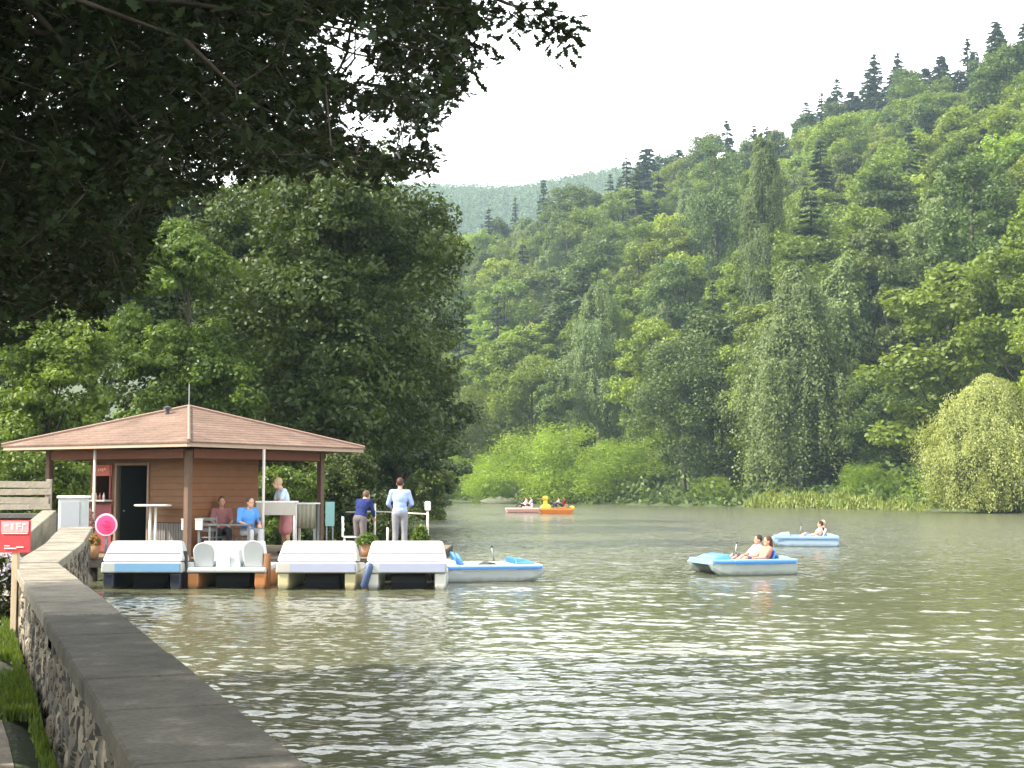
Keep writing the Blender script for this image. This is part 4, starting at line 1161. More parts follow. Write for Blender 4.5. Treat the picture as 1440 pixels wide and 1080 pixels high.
# back counter and shelves seen dark through the door
sh = MB()
for z in (.9, 1.3, 1.7): sh.box((xend - .25, 0, z), (.35, 2.4, .03))
sh.build("shelf", M_INT, kr)
hs = MB()
hs.box((-b - .02, yl(H0) + .02, 1.63), (.08, .05, .86)); hs.box((-b - .02, yl(H1) - .02, 1.63), (.08, .05, .86)); hs.box((-b - .02, yl((H0 + H1) / 2), 1.225), (.08, H1 - H0 - .06, .05))
hf = hs.build("hatch_frame", plain("maroon_frame", (.24, .07, .06), .6, .3, .1, 5), kr)
MB().box((-b - .045, yl((H0 + H1) / 2), 1.94), (.03, H1 - H0 + .06, .26)).build("sign_board", plain("orange_red_board", (.48, .10, .06), .5, .4, .1, 8), kr, bevel=.004)
lt = MB()
for i, (dy, w_, dz, hh) in enumerate(((-.1, .05, .02, .05), (-.03, .04, 0, .07), (.04, .05, .01, .05), (.11, .03, .0, .06))): lt.box((-b - .062, yl((H0 + H1) / 2) + dy, 1.95 + dz), (.004, w_, hh))
lt.build("lettering", plain("pale_orange_letters", (.75, .42, .30), .5, .4, .1, 8), kr)
MB().box((-b - .13, yl((H0 + H1) / 2), 1.235), (.28, H1 - H0 + .08, .04)).build("counter", M_WHITEP, kr, bevel=.006)
MB().box((-b - .045, yl((H0 + H1) / 2), .60), (.03, H1 - H0 + .1, 1.1)).build("front_panel", plain("maroon_panel", (.20, .035, .045), .5, .4, .15, 5), kr, bevel=.004)
for nm, (wx_, wy_), zb in (("downpipe", (-9.30, 31.75), -.02), ("downpipe", (-5.55, 31.85), -.02)):
    M = Matrix.Rotation(-R(58), 3, 'Z') @ Vector((wx_ - KX, wy_ - KY, 0))
    MB().tube([(M.x, M.y, 0), (M.x, M.y, 2.39)], .032, 8).build(nm, plain("cream_pipe", (.60, .55, .48), .5, .4, .05, 5), kr, smooth=True)
# string of little bottles on the hatch counter
for i in range(4):
    M = Matrix.Rotation(R(58), 3, 'Z') @ Vector((-b - .14, yl(H0 + .12 + i * .13), 0))
    o = MB().lathe([(.03, 0), (.032, .09), (.012, .13), (.012, .16)], (0, 0, 0), 10).build("jar", plain(["jar_white", "jar_red", "jar_cream", "jar_grey"][i], [(.7, .68, .65), (.5, .12, .1), (.65, .58, .42), (.45, .45, .45)][i], .3, .5, .05, 5), smooth=True,
        loc=(KX + M.x, KY + M.y, KZ + 1.2565))
    tag(o, ["white jar nearest the open door on the hatch counter", "small red jar on the hatch counter", "cream jar on the hatch counter beside the red one", "grey jar at the outer end of the hatch counter"][i], "jar", "jars on the hatch counter")

# ------------------------------------------------------------------ furniture on the deck
def D(px, d, z=.5): return (X(px, d), d, z)
ht = empty("bar_table", D(217, 31.75), 0, "round white standing table in front of the kiosk door", "table")
MB().lathe([(.0, 1.12), (.38, 1.12), (.41, 1.135), (.41, 1.15), (.38, 1.165), (0, 1.165)], (0, 0, 0), 28).build("tabletop", M_WHITEP, ht)
for x in (-.06, .06): MB().tube([(x, 0, .02), (x, 0, 1.12)], .03, 8).build("leg", M_WHITEP, ht, smooth=True)
MB().lathe([(.28, 0), (.28, .02), (.05, .05)], (0, 0, 0), 20).build("base", M_GREYM, ht)

ct = empty("serving_counter", D(391, 32.4), R(3), "pale grey cloth covered counter by the white pipe", "counter")
MB().box((0, 0, 1.215), (.92, .5, .04)).build("top", M_WHITEP, ct, bevel=.01)
MB().box((0, -.23, 1.06), (.88, .02, .28)).build("cloth_front", plain("beige_cloth", (.45, .42, .37), .85, .2, .1, 6, .3), ct)
for x, y_ in ((-.40, -.2), (.40, -.2), (-.40, .2), (.40, .2)): MB().tube([(x, y_, 0), (x, y_, 1.2)], .022, 8).build("leg", M_WHITEP, ct, smooth=True)

dr = empty("draped_table", D(433, 33.2), R(-4), "narrow table with olive grey drape beside the right roof post", "table")
MB().box((0, 0, 1.17), (.52, .5, .035)).build("top", M_WHITEP, dr, bevel=.008)
mb = MB(); nn = 26; V = []
for i in range(nn):
    x = -.26 + .52 * i / (nn - 1); yy = -.262 - .012 * math.sin(i * 1.3)
    V += [(x, yy, 1.15), (x, yy - .01 * math.sin(i), .60), (x, yy + .012, .60), (x, yy + .012, 1.15)]
mb.add(V, [(i * 4 + k, (i + 1) * 4 + k, (i + 1) * 4 + (k + 1) % 4, i * 4 + (k + 1) % 4) for i in range(nn - 1) for k in range(4)])
mb.build("drape", plain("olive_cloth", (.30, .29, .22), .85, .2, .15, 6), dr, smooth=True)
for x, y_ in ((-.22, -.2), (.22, -.2), (-.22, .2), (.22, .2)): MB().box((x, y_, .575), (.05, .05, 1.15)).build("leg", M_WHITEP if x < 0 else M_GREYM, dr, bevel=.004)

tl = empty("teal_board", D(465, 33.0), R(8), "upright pale teal board leaning right of the roof post", "board")
MB().box((0, 0, .93), (.21, .03, .56)).build("panel", plain("teal_paint", (.22, .42, .40), .5, .4, .12, 6), tl, bevel=.004)
for x in (-.07, .07): MB().box((x, .025, .46), (.03, .02, .92)).build("leg", M_GREYM, tl)

def chair(pos, rz, label, mat, group="chairs on the deck"):
    r = empty("patio_chair", pos, rz, label, "chair", group)
    MB().box((0, 0, .43), (.44, .42, .035)).build("seat", mat, r, bevel=.012)
    bk = MB()
    bk.box((0, .215, .84), (.42, .025, .07)); bk.box((0, .21, .72), (.42, .025, .07)); bk.box((0, .205, .60), (.42, .025, .07))
    bk.box((-.2, .225, .66), (.03, .03, .46)); bk.box((.2, .225, .66), (.03, .03, .46))
    bk.build("backrest", mat, r, bevel=.004)
    for x in (-.19, .19):
        for yy in (-.18, .19): MB().tube([(x, yy, 0), (x * .97, yy * .97, .42)], .015, 8).build("leg", mat, r, smooth=True)
    return r
M_CHG = plain("grey_chair", (.16, .17, .17), .5, .4, .1, 5)
M_CHW = plain("white_chair", (.70, .70, .68), .4, .5, .05, 5)
chair(D(300, 31.9), R(170), "dark grey slatted chair left of the low table", M_CHG)
chair(D(318, 32.6), R(20), "dark grey slatted chair holding the seated pink clad person", M_CHG)
chair(D(352, 31.9), R(-55), "dark grey chair under the seated man in blue", M_CHG)
chair(D(497, 32.2), R(100), "white slatted chair behind the navy clad person", M_CHW)
lo = empty("low_table", D(326, 31.6), R(4), "low dark grey slatted table in front of the kiosk's right wall", "table")
mb = MB()
for i in range(7): mb.box((0, -.27 + i * .09, .72), (.95, .075, .025))
mb.build("tabletop", M_CHG, lo)
for x in (-.42, .42):
    for yy in (-.24, .24): MB().box((x, yy, .355), (.045, .045, .71)).build("leg", M_CHG, lo)
for i, (px, dd) in enumerate(((263, 31.35), (282, 31.35))):
    o = empty("white_crate", D(px, dd), R(5 * i), ["small white box on a stand beside the kiosk's front post", "small white box on a stand right of its twin"][i], "box", "small white boxes on stands")
    MB().box((0, 0, .72), (.15, .14, .22)).build("box", M_WHITEP, o, bevel=.008)
    MB().box((0, 0, .30), (.05, .05, .60)).build("stand", M_CHG, o)
    MB().box((0, 0, .845), (.17, .16, .02)).build("lid", M_CHW, o, bevel=.004)

# round pink disc on a stand and plants by the quay
pk = empty("round_sign", D(152, 31.35), 0, "round hot pink sign with pale rim on a short stand", "sign")
M_HOT = plain("hot_pink", (.78, .06, .20), .45, .4, .08, 6)
o = MB().lathe([(0, -.03), (.20, -.028), (.23, 0), (.20, .028), (0, .035)], (0, 0, 0), 28).build("disc", M_HOT, pk, smooth=False, loc=(0, 0, .72), rot=(R(90), 0, 0))
MB().lathe([(.228, -.02), (.242, -.02), (.25, 0), (.242, .02), (.228, .02)], (0, 0, 0), 28).build("rim", plain("pale_pink", (.80, .48, .54), .45, .4, .06, 6), pk, loc=(0, 0, .72), rot=(R(90), 0, 0))
st = MB()
for z, w_, x in ((.80, .12, .02), (.72, .22, .01), (.66, .16, .04), (.60, .13, .03)): st.box((x, -.045, z), (w_, .006, .018))
st.build("stripe", plain("deep_pink", (.50, .03, .11), .45, .4, .06, 6), pk)
MB().box((0, .03, .30), (.05, .04, .6)).build("stand", M_GREYM, pk)
M_POT = plain("terracotta", (.36, .19, .10), .8, .3, .15, 6)
def potted(px, d, label, mats, h, w_, seed, n=700, size=.07, pot=(.16, .28), z=.5):
    r = empty("potted_plant", D(px, d, z), 0, label, "plant", "potted plants on the deck")
    MB().lathe([(pot[0] * .75, 0), (pot[0], pot[1]), (pot[0] * .88, pot[1]), (pot[0] * .8, pot[1] - .05)], (0, 0, 0), 16).build("pot", M_POT, r, smooth=True)
    rs = np.random.RandomState(seed); u = unit(rs, n) * (rs.random(n) ** .4)[:, None]; u[:, 2] = np.abs(u[:, 2])
    leaves("foliage", u * np.array([w_, w_, h]) + np.array([0, 0, pot[1]]), unit(rs, n) + np.array([0, 0, .5]), size, SHAPE_LEAF, rs, mats, parent=r)
M_PINKL = leafmat("pink_brown_foliage", (.25, .12, .09), (.48, .30, .26), .3, .05, (1.1, 1, .9))
M_ORL = leafmat("orange_brown_foliage", (.22, .13, .03), (.42, .26, .07), .3, .05, (1.1, 1, .8))
potted(127, 31.45, "tall pinkish brown plant in a pot left of the pink sign", M_PINKL, .85, .16, 5)
potted(134, 31.0 + .2, "low orange-brown plant in a pot at the deck's left edge", M_ORL, .25, .17, 6, n=500)
potted(592, 32.3, "bright green grassy plant in a pot beside the white railing post", ML_MIDB, .42, .2, 7, n=900, size=.10)
potted(518, 31.9, "yellow-green plant in a pot at the navy clad person's feet", ML_MIDB, .25, .26, 8, n=800, size=.08)

# railing at the right end of the deck
rl = empty("railing", D(560, 33.6), 0, "pale metal railing at the right end of the deck", "railing")
for i, (px, dd, h) in enumerate(((602, 33.4, 1.02), (528, 34.8, 1.15), (546, 33.0, .62))):
    q = Vector(D(px, dd)) - Vector(rl.location)
    po = MB().tube([(q.x, q.y, 0), (q.x, q.y, h)], .028, 8).build("post", plain("cream_rail", (.62, .60, .52), .5, .4, .06, 5), rl, smooth=True)
    if i == 0: MB().lathe([(.055, 0), (.07, .02), (.07, .20), (.04, .22)], (q.x, q.y, h - .02), 12).build("lamp_cap", M_WHITEP, po, smooth=False)
qa, qb, qc = [Vector(D(px, dd)) - Vector(rl.location) for px, dd in ((488, 36.0), (528, 34.8), (602, 33.4))]
MB().tube([(qa.x, qa.y, .92), (qb.x, qb.y, .96)], .02, 6).build("rail", MATS["cream_rail"], rl)
MB().tube([(qb.x, qb.y, .96), (qc.x, qc.y, .92)], .016, 6).build("rail", MATS["cream_rail"], rl)

# mooring posts and fender between the boats
def tp(name, px, d, z0_, z1_, r, mat, label, lean=0):
    o = MB().tube([(0, 0, z0_), (lean, 0, z1_)], [r * 1.05, r], 10).build(name, mat, smooth=True, loc=(X(px, d), d, 0))
    return tag(o, label, "post")
tp("mooring_post", 262, 29.0, -.8, .75, .07, M_PILE, "dark mooring post between the blue and the orange pedal boat")
tp("mooring_post", 378, 29.0, -.8, .70, .075, plain("rusty_post", (.16, .075, .035), .8, .3, .3, 8, .4), "rusty brown mooring post between the orange and the yellow pedal boat")
fe = empty("boat_fender", (X(517, 28.5), 28.5, .05), 0, "dark blue fender hanging slanted between the two right pedal boats", "fender")
MB().tube([(-.07, 0, -.02), (-.05, 0, .03), (.06, 0, .42), (.08, 0, .48)], [.03, .075, .075, .03], 12).build("body", plain("navy_rubber", (.05, .08, .17), .5, .4, .1, 6), fe, smooth=True)
MB().tube([(.08, 0, .48), (.10, .2, .62)], .01, 6).build("rope", M_WHITEP, fe)

# ------------------------------------------------------------------ pedal boats
def hull_prism(mb, yc, w_, L=2.9, zb=-.14, zt=.33, nseg=9):
    """one float: bow at -x rises and narrows"""
    ss = [(-L / 2, .26, .30, .25), (-L / 2 + .12, .12, .33, .55), (-L / 2 + .35, -.02, zt, .85), (-L / 2 + .7, zb, zt, 1), (L / 2 - .33, zb, zt, 1), (L / 2 - .15, zb + .06, zt, .96), (L / 2 - .10, zb + .12, zt - .02, .9)]
    V = []
    for x, a_, b_, f in ss:
        hw = w_ / 2 * f; m = (a_ + b_) / 2
        V += [(x, yc - hw * .62, a_), (x, yc - hw, a_ + (b_ - a_) * .35), (x, yc - hw, b_), (x, yc + hw, b_), (x, yc + hw, a_ + (b_ - a_) * .35), (x, yc + hw * .62, a_)]
    n = len(ss)
    Fc = [(i * 6 + k, (i + 1) * 6 + k, (i + 1) * 6 + (k + 1) % 6, i * 6 + (k + 1) % 6) for i in range(n - 1) for k in range(6)]
    Fc += [tuple(range(6)), tuple(range((n - 1) * 6, n * 6))[::-1]]
    mb.add(V, Fc); return mb
def bucket(mb, x, y, zs, h, w_=.5, lean=.16):
    """moulded bucket seat back facing -x, rounded top"""
    n = 12; pts = []
    for i in range(n + 1):
        a_ = math.pi * i / n
        pts.append((math.cos(a_) * w_ / 2, zs + h - w_ * .42 + math.sin(a_) * w_ * .42))
    pts = [(w_ / 2 * .9, zs)] + pts + [(-w_ / 2 * .9, zs)]
    V = []
    for th, k in ((0, 1), (.07, .92)):
        for yy, z in pts: V.append((x + lean * (z - zs) / h + th, y + yy * k, z))
    m = len(pts)
    mb.add(V, [tuple(range(m)), tuple(range(m, 2 * m))[::-1]] + [(i, m + i, m + (i + 1) % m, (i + 1) % m) for i in range(m)])
    return mb
def pedalo(loc, rz, label, hullm, deckm, seatm, style, accent, sx=1.0, group=None):
    r = empty("pedal_boat", loc, rz, label, "pedal boat", group)
    r.scale = (sx, 1, 1)
    hw = .57
    for s in (-1, 1): hull_prism(MB(), s * (hw + .10), .23).build("float", hullm, r, bevel=.02)
    if style == 'hood':
        # moulded deck tub
        mb = MB(); mb.prism([(-1.38, .34), (-1.34, .44), (-.9, .50), (-.75, .50), (-.7, .335)], -.80, .80, 'x') if False else None
        mb.hexa([(-1.36, -.74, .332), (1.40, -.82, .332), (1.40, .82, .332), (-1.36, .74, .332), (-1.30, -.70, .43), (1.42, -.80, .55), (1.42, .80, .55), (-1.30, .70, .43)])
        mb.build("deck", deckm, r, bevel=.03)
        mb = MB(); mb.hexa([(.45, -.80, .52), (1.38, -.81, .553), (1.38, .81, .553), (.45, .80, .52), (.62, -.70, .95), (1.00, -.72, .96), (1.00, .72, .96), (.62, .70, .95)])
        hd = mb.build("rear_hood", deckm, r, bevel=.06)
        MB().box((1.24, 0, .715), (.03, 1.48, .014), ry=R(-43)).build("seam", plain("seam_grey", (.36, .36, .37), .6, .3, .1, 5), hd)
        MB().box((1.43, .12 if accent else 0, .44), (.014, 1.30 if accent else 1.5, .17)).build("stern_shade_band", accent or deckm, r, bevel=.004)
        for s in (-1, 1):
            MB().box((.30, s * .36, .56), (.5, .5, .14)).build("seat", seatm, r, bevel=.04)
        MB().box((-.45, 0, .47), (.7, 1.0, .02)).build("footwell", M_DARKM, r)
    elif style == 'open':
        MB().hexa([(-1.36, -.74, .332), (1.40, -.80, .332), (1.40, .80, .332), (-1.36, .74, .332), (-1.30, -.70, .43), (1.40, -.78, .43), (1.40, .78, .43), (-1.30, .70, .43)]).build("deck", deckm, r, bevel=.03)
        for s in (-1, 1):
            bucket(MB(), 1.02, s * .50, .43, .50 if s < 0 else .54, .44, .12).build("seat_back", seatm, r, bevel=.02)
            MB().box((.78, s * .50, .50), (.5, .44, .12)).build("seat", seatm, r, bevel=.04)
        MB().box((.92, 0, .60), (.5, .5, .38), top=(.8, .86)).build("centre_console", deckm, r, bevel=.03)
        MB().box((1.18, -.03, .56), (.03, .14, .26)).build("locker_door", M_PALEG, r, bevel=.006)
        MB().box((.3, 0, .72), (.06, 1.4, .42), top=(1, .9)).build("dashboard", deckm, r, bevel=.02)
    else:
        # low lake boat: pale hull side, coloured sheer, moulded seats amidships
        mb = MB(); hx = lambda x0, x1, y0, y1, za=.25, zb=.37: mb.box(((x0 + x1) / 2, (y0 + y1) / 2, (za + zb) / 2), (x1 - x0, y1 - y0, zb - za))
        hx(-1.36, -.66, -.74, .74); hx(.78, 1.36, -.78, .78); hx(-.66, .78, -.80, -.60); hx(-.66, .78, .60, .80); hx(-.66, .78, -.60, .60, .08, .12)
        mb.build("deck", deckm, r, bevel=.012)
        MB().box((-.02, -.815, .31), (2.62, .03, .06)).build("rubbing_strake", accent, r, bevel=.01)
        MB().box((-.02, .815, .31), (2.62, .03, .06)).build("rubbing_strake", accent, r, bevel=.01)
        MB().hexa([(-1.25, -.6, .37), (-.67, -.62, .37), (-.67, .62, .37), (-1.25, .6, .37), (-1.05, -.45, .46), (-.69, -.52, .49), (-.69, .52, .49), (-1.05, .45, .46)]).build("bow_cover", accent, r, bevel=.03)
        MB().box((-.26, 0, .128), (.76, 1.1, .015)).build("footwell", plain("footwell_grey", (.2, .22, .25), .6, .3, .1, 5), r)
        for s in (-1, 1):
            MB().box((.36, s * .31, .17), (.46, .50, .10)).build("seat", accent, r, bevel=.03)
            bucket(MB(), .58, s * .31, .20, .42, .52, .22).build("seat_back", seatm, r, bevel=.02)
        MB().hexa([(.86, -.62, .37), (1.28, -.66, .37), (1.28, .66, .37), (.86, .62, .37), (.88, -.5, .46), (1.15, -.55, .42), (1.15, .55, .42), (.88, .5, .46)]).build("stern_cover", deckm, r, bevel=.03)
    if style != 'low':
        cl_ = MB().tube([(-1.15, -.10, .47), (-1.15, .10, .47)], .022, 8).build("cleat", M_GREYM, r)
        MB().tube([(-1.15, 0, .47), (-1.28, .03, .38), (-1.42, .05, .42), (-1.52, .06, .52)], .012, 6).build("rope", plain("hemp_rope", (.40, .33, .22), .9, .2, .2, 20), r)
    MB().lathe([(.30, -.35), (.30, .35)], (0, 0, 0), 14).build("paddle_wheel", M_DARKM, r, loc=(-.1 if style == 'low' else .2, 0, .10), rot=(R(90), 0, 0))
    lv = MB().tube([(-.25, 0, .42), (-.18, 0, .72)], .018, 8).build("steering_lever", M_GREYM, r, smooth=True)
    MB().ell((-.18, 0, .74), (.035, .035, .035), 10, 8).build("knob", M_DARKM, lv, smooth=True)
    return r
M_NAVYH = plain("navy_hull", (.018, .022, .04), .35, .5, .1, 4, coat=.3)
M_ORH = plain("orange_hull", (.46, .19, .07), .35, .5, .1, 4, coat=.3)
M_YEH = plain("yellow_hull", (.52, .46, .27), .35, .5, .1, 4, coat=.3)
M_WHH = plain("off_white_hull", (.60, .60, .55), .35, .5, .1, 4, coat=.3)
M_BLUE_SHADE = plain("blue_shade_band", (.17, .33, .52), .4, .5, .06, 4)  # bluish shade of the upright stern face, put into the colour
M_LAV_SHADE = plain("lavender_shade_band", (.34, .36, .48), .4, .5, .06, 4)  # the stern's shade again, painted in as a lavender tone
M_BLUE = plain("blue_trim", (.05, .20, .55), .4, .5, .1, 5, coat=.2)
M_BLUEW = plain("pale_blue_deck", (.22, .40, .66), .4, .5, .08, 4)
M_CREAM = plain("cream_plastic", (.52, .50, .45), .35, .5, .05, 3)
G5 = "pedal boats moored at the deck"
def moor(px, d, *a, **k):
    return pedalo((X(px, d) * (d + 1.2) / d if False else X(px, d), d + 1.2, 0), R(-90) + k.pop('yaw', 0), *a, **k)
moor(202, 28.6, "leftmost moored pedal boat, white hood with blue shaded stern and navy floats", M_NAVYH, M_WHITE, M_WHITE, 'hood', M_BLUE_SHADE, sx=.84, group=G5, yaw=R(0))
moor(319, 28.7, "moored pedal boat with two open white seats and orange floats", M_ORH, M_WHITE, plain("seat_grey_white", (.40, .42, .43), .4, .5, .06, 4), 'open', None, sx=.84, group=G5, yaw=R(1))
moor(448, 28.5, "moored pedal boat with cream hood and yellow floats", M_YEH, M_CREAM, M_CREAM, 'hood', M_LAV_SHADE, sx=.84, group=G5, yaw=R(-1))
moor(571, 28.5, "moored pedal boat with white hood and off-white floats beside the fender", M_WHH, M_WHITE, M_WHITE, 'hood', M_LAV_SHADE, sx=.84, group=G5, yaw=R(1))
pedalo((X(682, 31.6), 31.6, 0), R(-168), "low pale blue pedal boat lying side on right of the moored row", plain("grey_white_hull", (.33, .36, .37), .35, .5, .08, 4), M_WHITE, M_BLUE, 'low', M_BLUE, sx=.84, group=G5)
PB1 = (X(1042, 34.0), 34.0, 0); PR1 = R(14)
pedalo(PB1, PR1, "nearer pedal boat out on the lake, bright blue with two riders", plain("pale_green_hull", (.30, .34, .32), .35, .5, .08, 4), M_BLUEW, M_BLUE, 'low', M_BLUE, sx=.78, group="pedal boats out on the lake")
PB2 = (X(1131, 50.5), 50.5, 0); PR2 = R(-10)
pedalo(PB2, PR2, "farther pedal boat out on the lake, pale blue-grey with two riders", plain("blue_grey_hull", (.24, .33, .44), .35, .5, .08, 4), M_BLUEW, M_WHITE, 'low', plain("grey_blue_trim", (.18, .30, .48), .4, .5, .1, 5), sx=.82, group="pedal boats out on the lake")

# duck headed boat and the pink boat behind it
M_YEL = plain("duck_yellow", (.85, .55, .03), .4, .5, .06, 4, coat=.2)
M_ORB = plain("orange_body", (.80, .25, .04), .4, .5, .06, 4, coat=.2)
dkx, dky = X(782, 116), 116
db = empty("duck_boat", (dkx, dky, 0), R(4), "yellow and orange duck shaped pedal boat on the far water", "pedal boat"); db.scale = (.88, .88, .88)
mb = MB()
hull = [(-1.6, .35), (-1.45, .05), (-1.0, -.12), (1.2, -.12), (1.5, .1), (1.6, .48), (.9, .52), (-1.2, .52)]
mb.hexa([(-1.4, -.6, -.12), (1.35, -.6, -.12), (1.35, .6, -.12), (-1.4, .6, -.12), (-1.6, -.8, .5), (1.6, -.8, .5), (1.6, .8, .5), (-1.6, .8, .5)])
mb.build("hull", M_ORB, db, bevel=.12)
mb = MB(); mb.ell((-.95, 0, .45), (.62, .72, .5), 18, 12); bd = mb.build("breast", M_YEL, db, smooth=True)
mb = MB(); mb.tube([(-.95, 0, .7), (-1.02, 0, 1.0), (-.98, 0, 1.25)], [.30, .20, .19], 14); mb.build("neck", M_YEL, db, smooth=True)
hd = MB().ell((-1.0, 0, 1.42), (.28, .25, .26), 16, 12).build("head", M_YEL, db, smooth=True)
MB().ell((-1.32, 0, 1.38), (.17, .11, .055), 12, 8).build("beak", M_ORB, hd, smooth=True)
for s in (-1, 1): MB().ell((-1.16, s * .19, 1.49), (.04, .03, .045), 8, 6).build("eye", M_DARKM, hd, smooth=True)
MB().box((.9, 0, .70), (.12, 1.3, .45), ry=R(12)).build("seat_back", M_ORB, db, bevel=.04)
MB().box((.5, 0, .56), (.7, 1.2, .12)).build("seat", M_ORB, db, bevel=.04)
MB().ell((1.45, 0, .55), (.3, .5, .22), 12, 8).build("tail", M_YEL, db, smooth=True)
pbx, pby = X(735, 121), 121
pb = empty("pink_boat", (pbx, pby, 0), R(4), "pale pink pedal boat half behind the duck shaped boat", "pedal boat")
MB().hexa([(-1.3, -.6, -.12), (1.25, -.6, -.12), (1.25, .6, -.12), (-1.3, .6, -.12), (-1.5, -.75, .42), (1.4, -.75, .42), (1.4, .75, .42), (-1.5, .75, .42)]).build("hull", plain("pink_hull", (.72, .36, .32), .4, .5, .08, 4), pb, bevel=.1)
MB().box((.75, 0, .62), (.12, 1.2, .4), ry=R(12)).build("seat_back", plain("pink_seat", (.75, .45, .42), .4, .5, .08, 4), pb, bevel=.04)
MB().box((.35, 0, .48), (.7, 1.1, .12)).build("seat", MATS["pink_seat"], pb, bevel=.04)
# flat grey stone mound at the shore behind
rk = MB(); rsr = np.random.RandomState(4)
o = MB().ell((0, 0, 0), (2.8, 1.4, .85), 22, 14)
o.v = [(x * (1 + .14 * math.sin(x * 3 + z * 5)), y, z * (1 + .2 * math.sin(x * 4 + 1))) for x, y, z in o.v]
o = o.build("boulder", stone_mat("pale_rock", [(.08, .09, .06), (.12, .13, .08), (.17, .18, .12)], 1, .6), smooth=True, loc=(X(702, 198), 198, .1)); tag(o, "pale grey boulder on the far shore left of the pink boat", "boulder")

# ------------------------------------------------------------------ people
SKIN = [plain("skin_light", (.62, .36, .26), .55, .35, .05, 8), plain("skin_tan", (.50, .27, .18), .55, .35, .05, 8)]
def remeshed(mb, name, mat, vox, parent, smooth_it=2):
    me = bpy.data.meshes.new("tmp"); me.from_pydata(mb.v, [], mb.f)
    o = bpy.data.objects.new("tmp", me); COL.objects.link(o)
    m = o.modifiers.new("r", 'REMESH'); m.mode = 'VOXEL'; m.voxel_size = vox; m.use_smooth_shade = True
    if smooth_it:
        s = o.modifiers.new("s", 'SMOOTH'); s.iterations = smooth_it; s.factor = .5
    dg = bpy.context.evaluated_depsgraph_get()
    nm = bpy.data.meshes.new_from_object(o.evaluated_get(dg), depsgraph=dg)
    nm.name = name
    bpy.data.objects.remove(o); bpy.data.meshes.remove(me)
    nm.materials.clear(); nm.materials.append(mat)
    r = bpy.data.objects.new(name, nm); COL.objects.link(r); r.parent = parent
    return r
STAND = dict(pel=(0, 0, .95), chest=(0, 0, 1.27), neck=(0, .01, 1.46), head=(0, -.015, 1.60),
             shL=(.18, 0, 1.40), elL=(.25, .04, 1.13), wrL=(.25, -.06, .90), shR=(-.18, 0, 1.40), elR=(-.25, .04, 1.13), wrR=(-.25, -.06, .90),
             hipL=(.09, 0, .90), knL=(.10, -.02, .50), anL=(.11, .02, .09), hipR=(-.09, 0, .90), knR=(-.10, -.02, .50), anR=(-.11, .02, .09))
SIT = dict(pel=(0, 0, .10), chest=(0, .02, .43), neck=(0, 0, .62), head=(0, -.03, .76),
           shL=(.18, .01, .56), elL=(.24, -.06, .32), wrL=(.16, -.28, .25), shR=(-.18, .01, .56), elR=(-.24, -.06, .32), wrR=(-.16, -.28, .25),
           hipL=(.09, -.02, .08), knL=(.12, -.44, .09), anL=(.12, -.46, -.34), hipR=(-.09, -.02, .08), knR=(-.12, -.44, .09), anR=(-.12, -.42, -.34))
RECL = dict(pel=(0, 0, .10), chest=(0, .14, .34), neck=(0, .21, .51), head=(0, .19, .64),
            shL=(.17, .18, .46), elL=(.24, .0, .28), wrL=(.18, -.22, .26), shR=(-.17, .18, .46), elR=(-.24, .0, .28), wrR=(-.18, -.22, .26),
            hipL=(.09, -.02, .10), knL=(.13, -.42, .26), anL=(.13, -.72, .02), hipR=(-.09, -.02, .10), knR=(-.13, -.40, .28), anR=(-.13, -.70, .04))
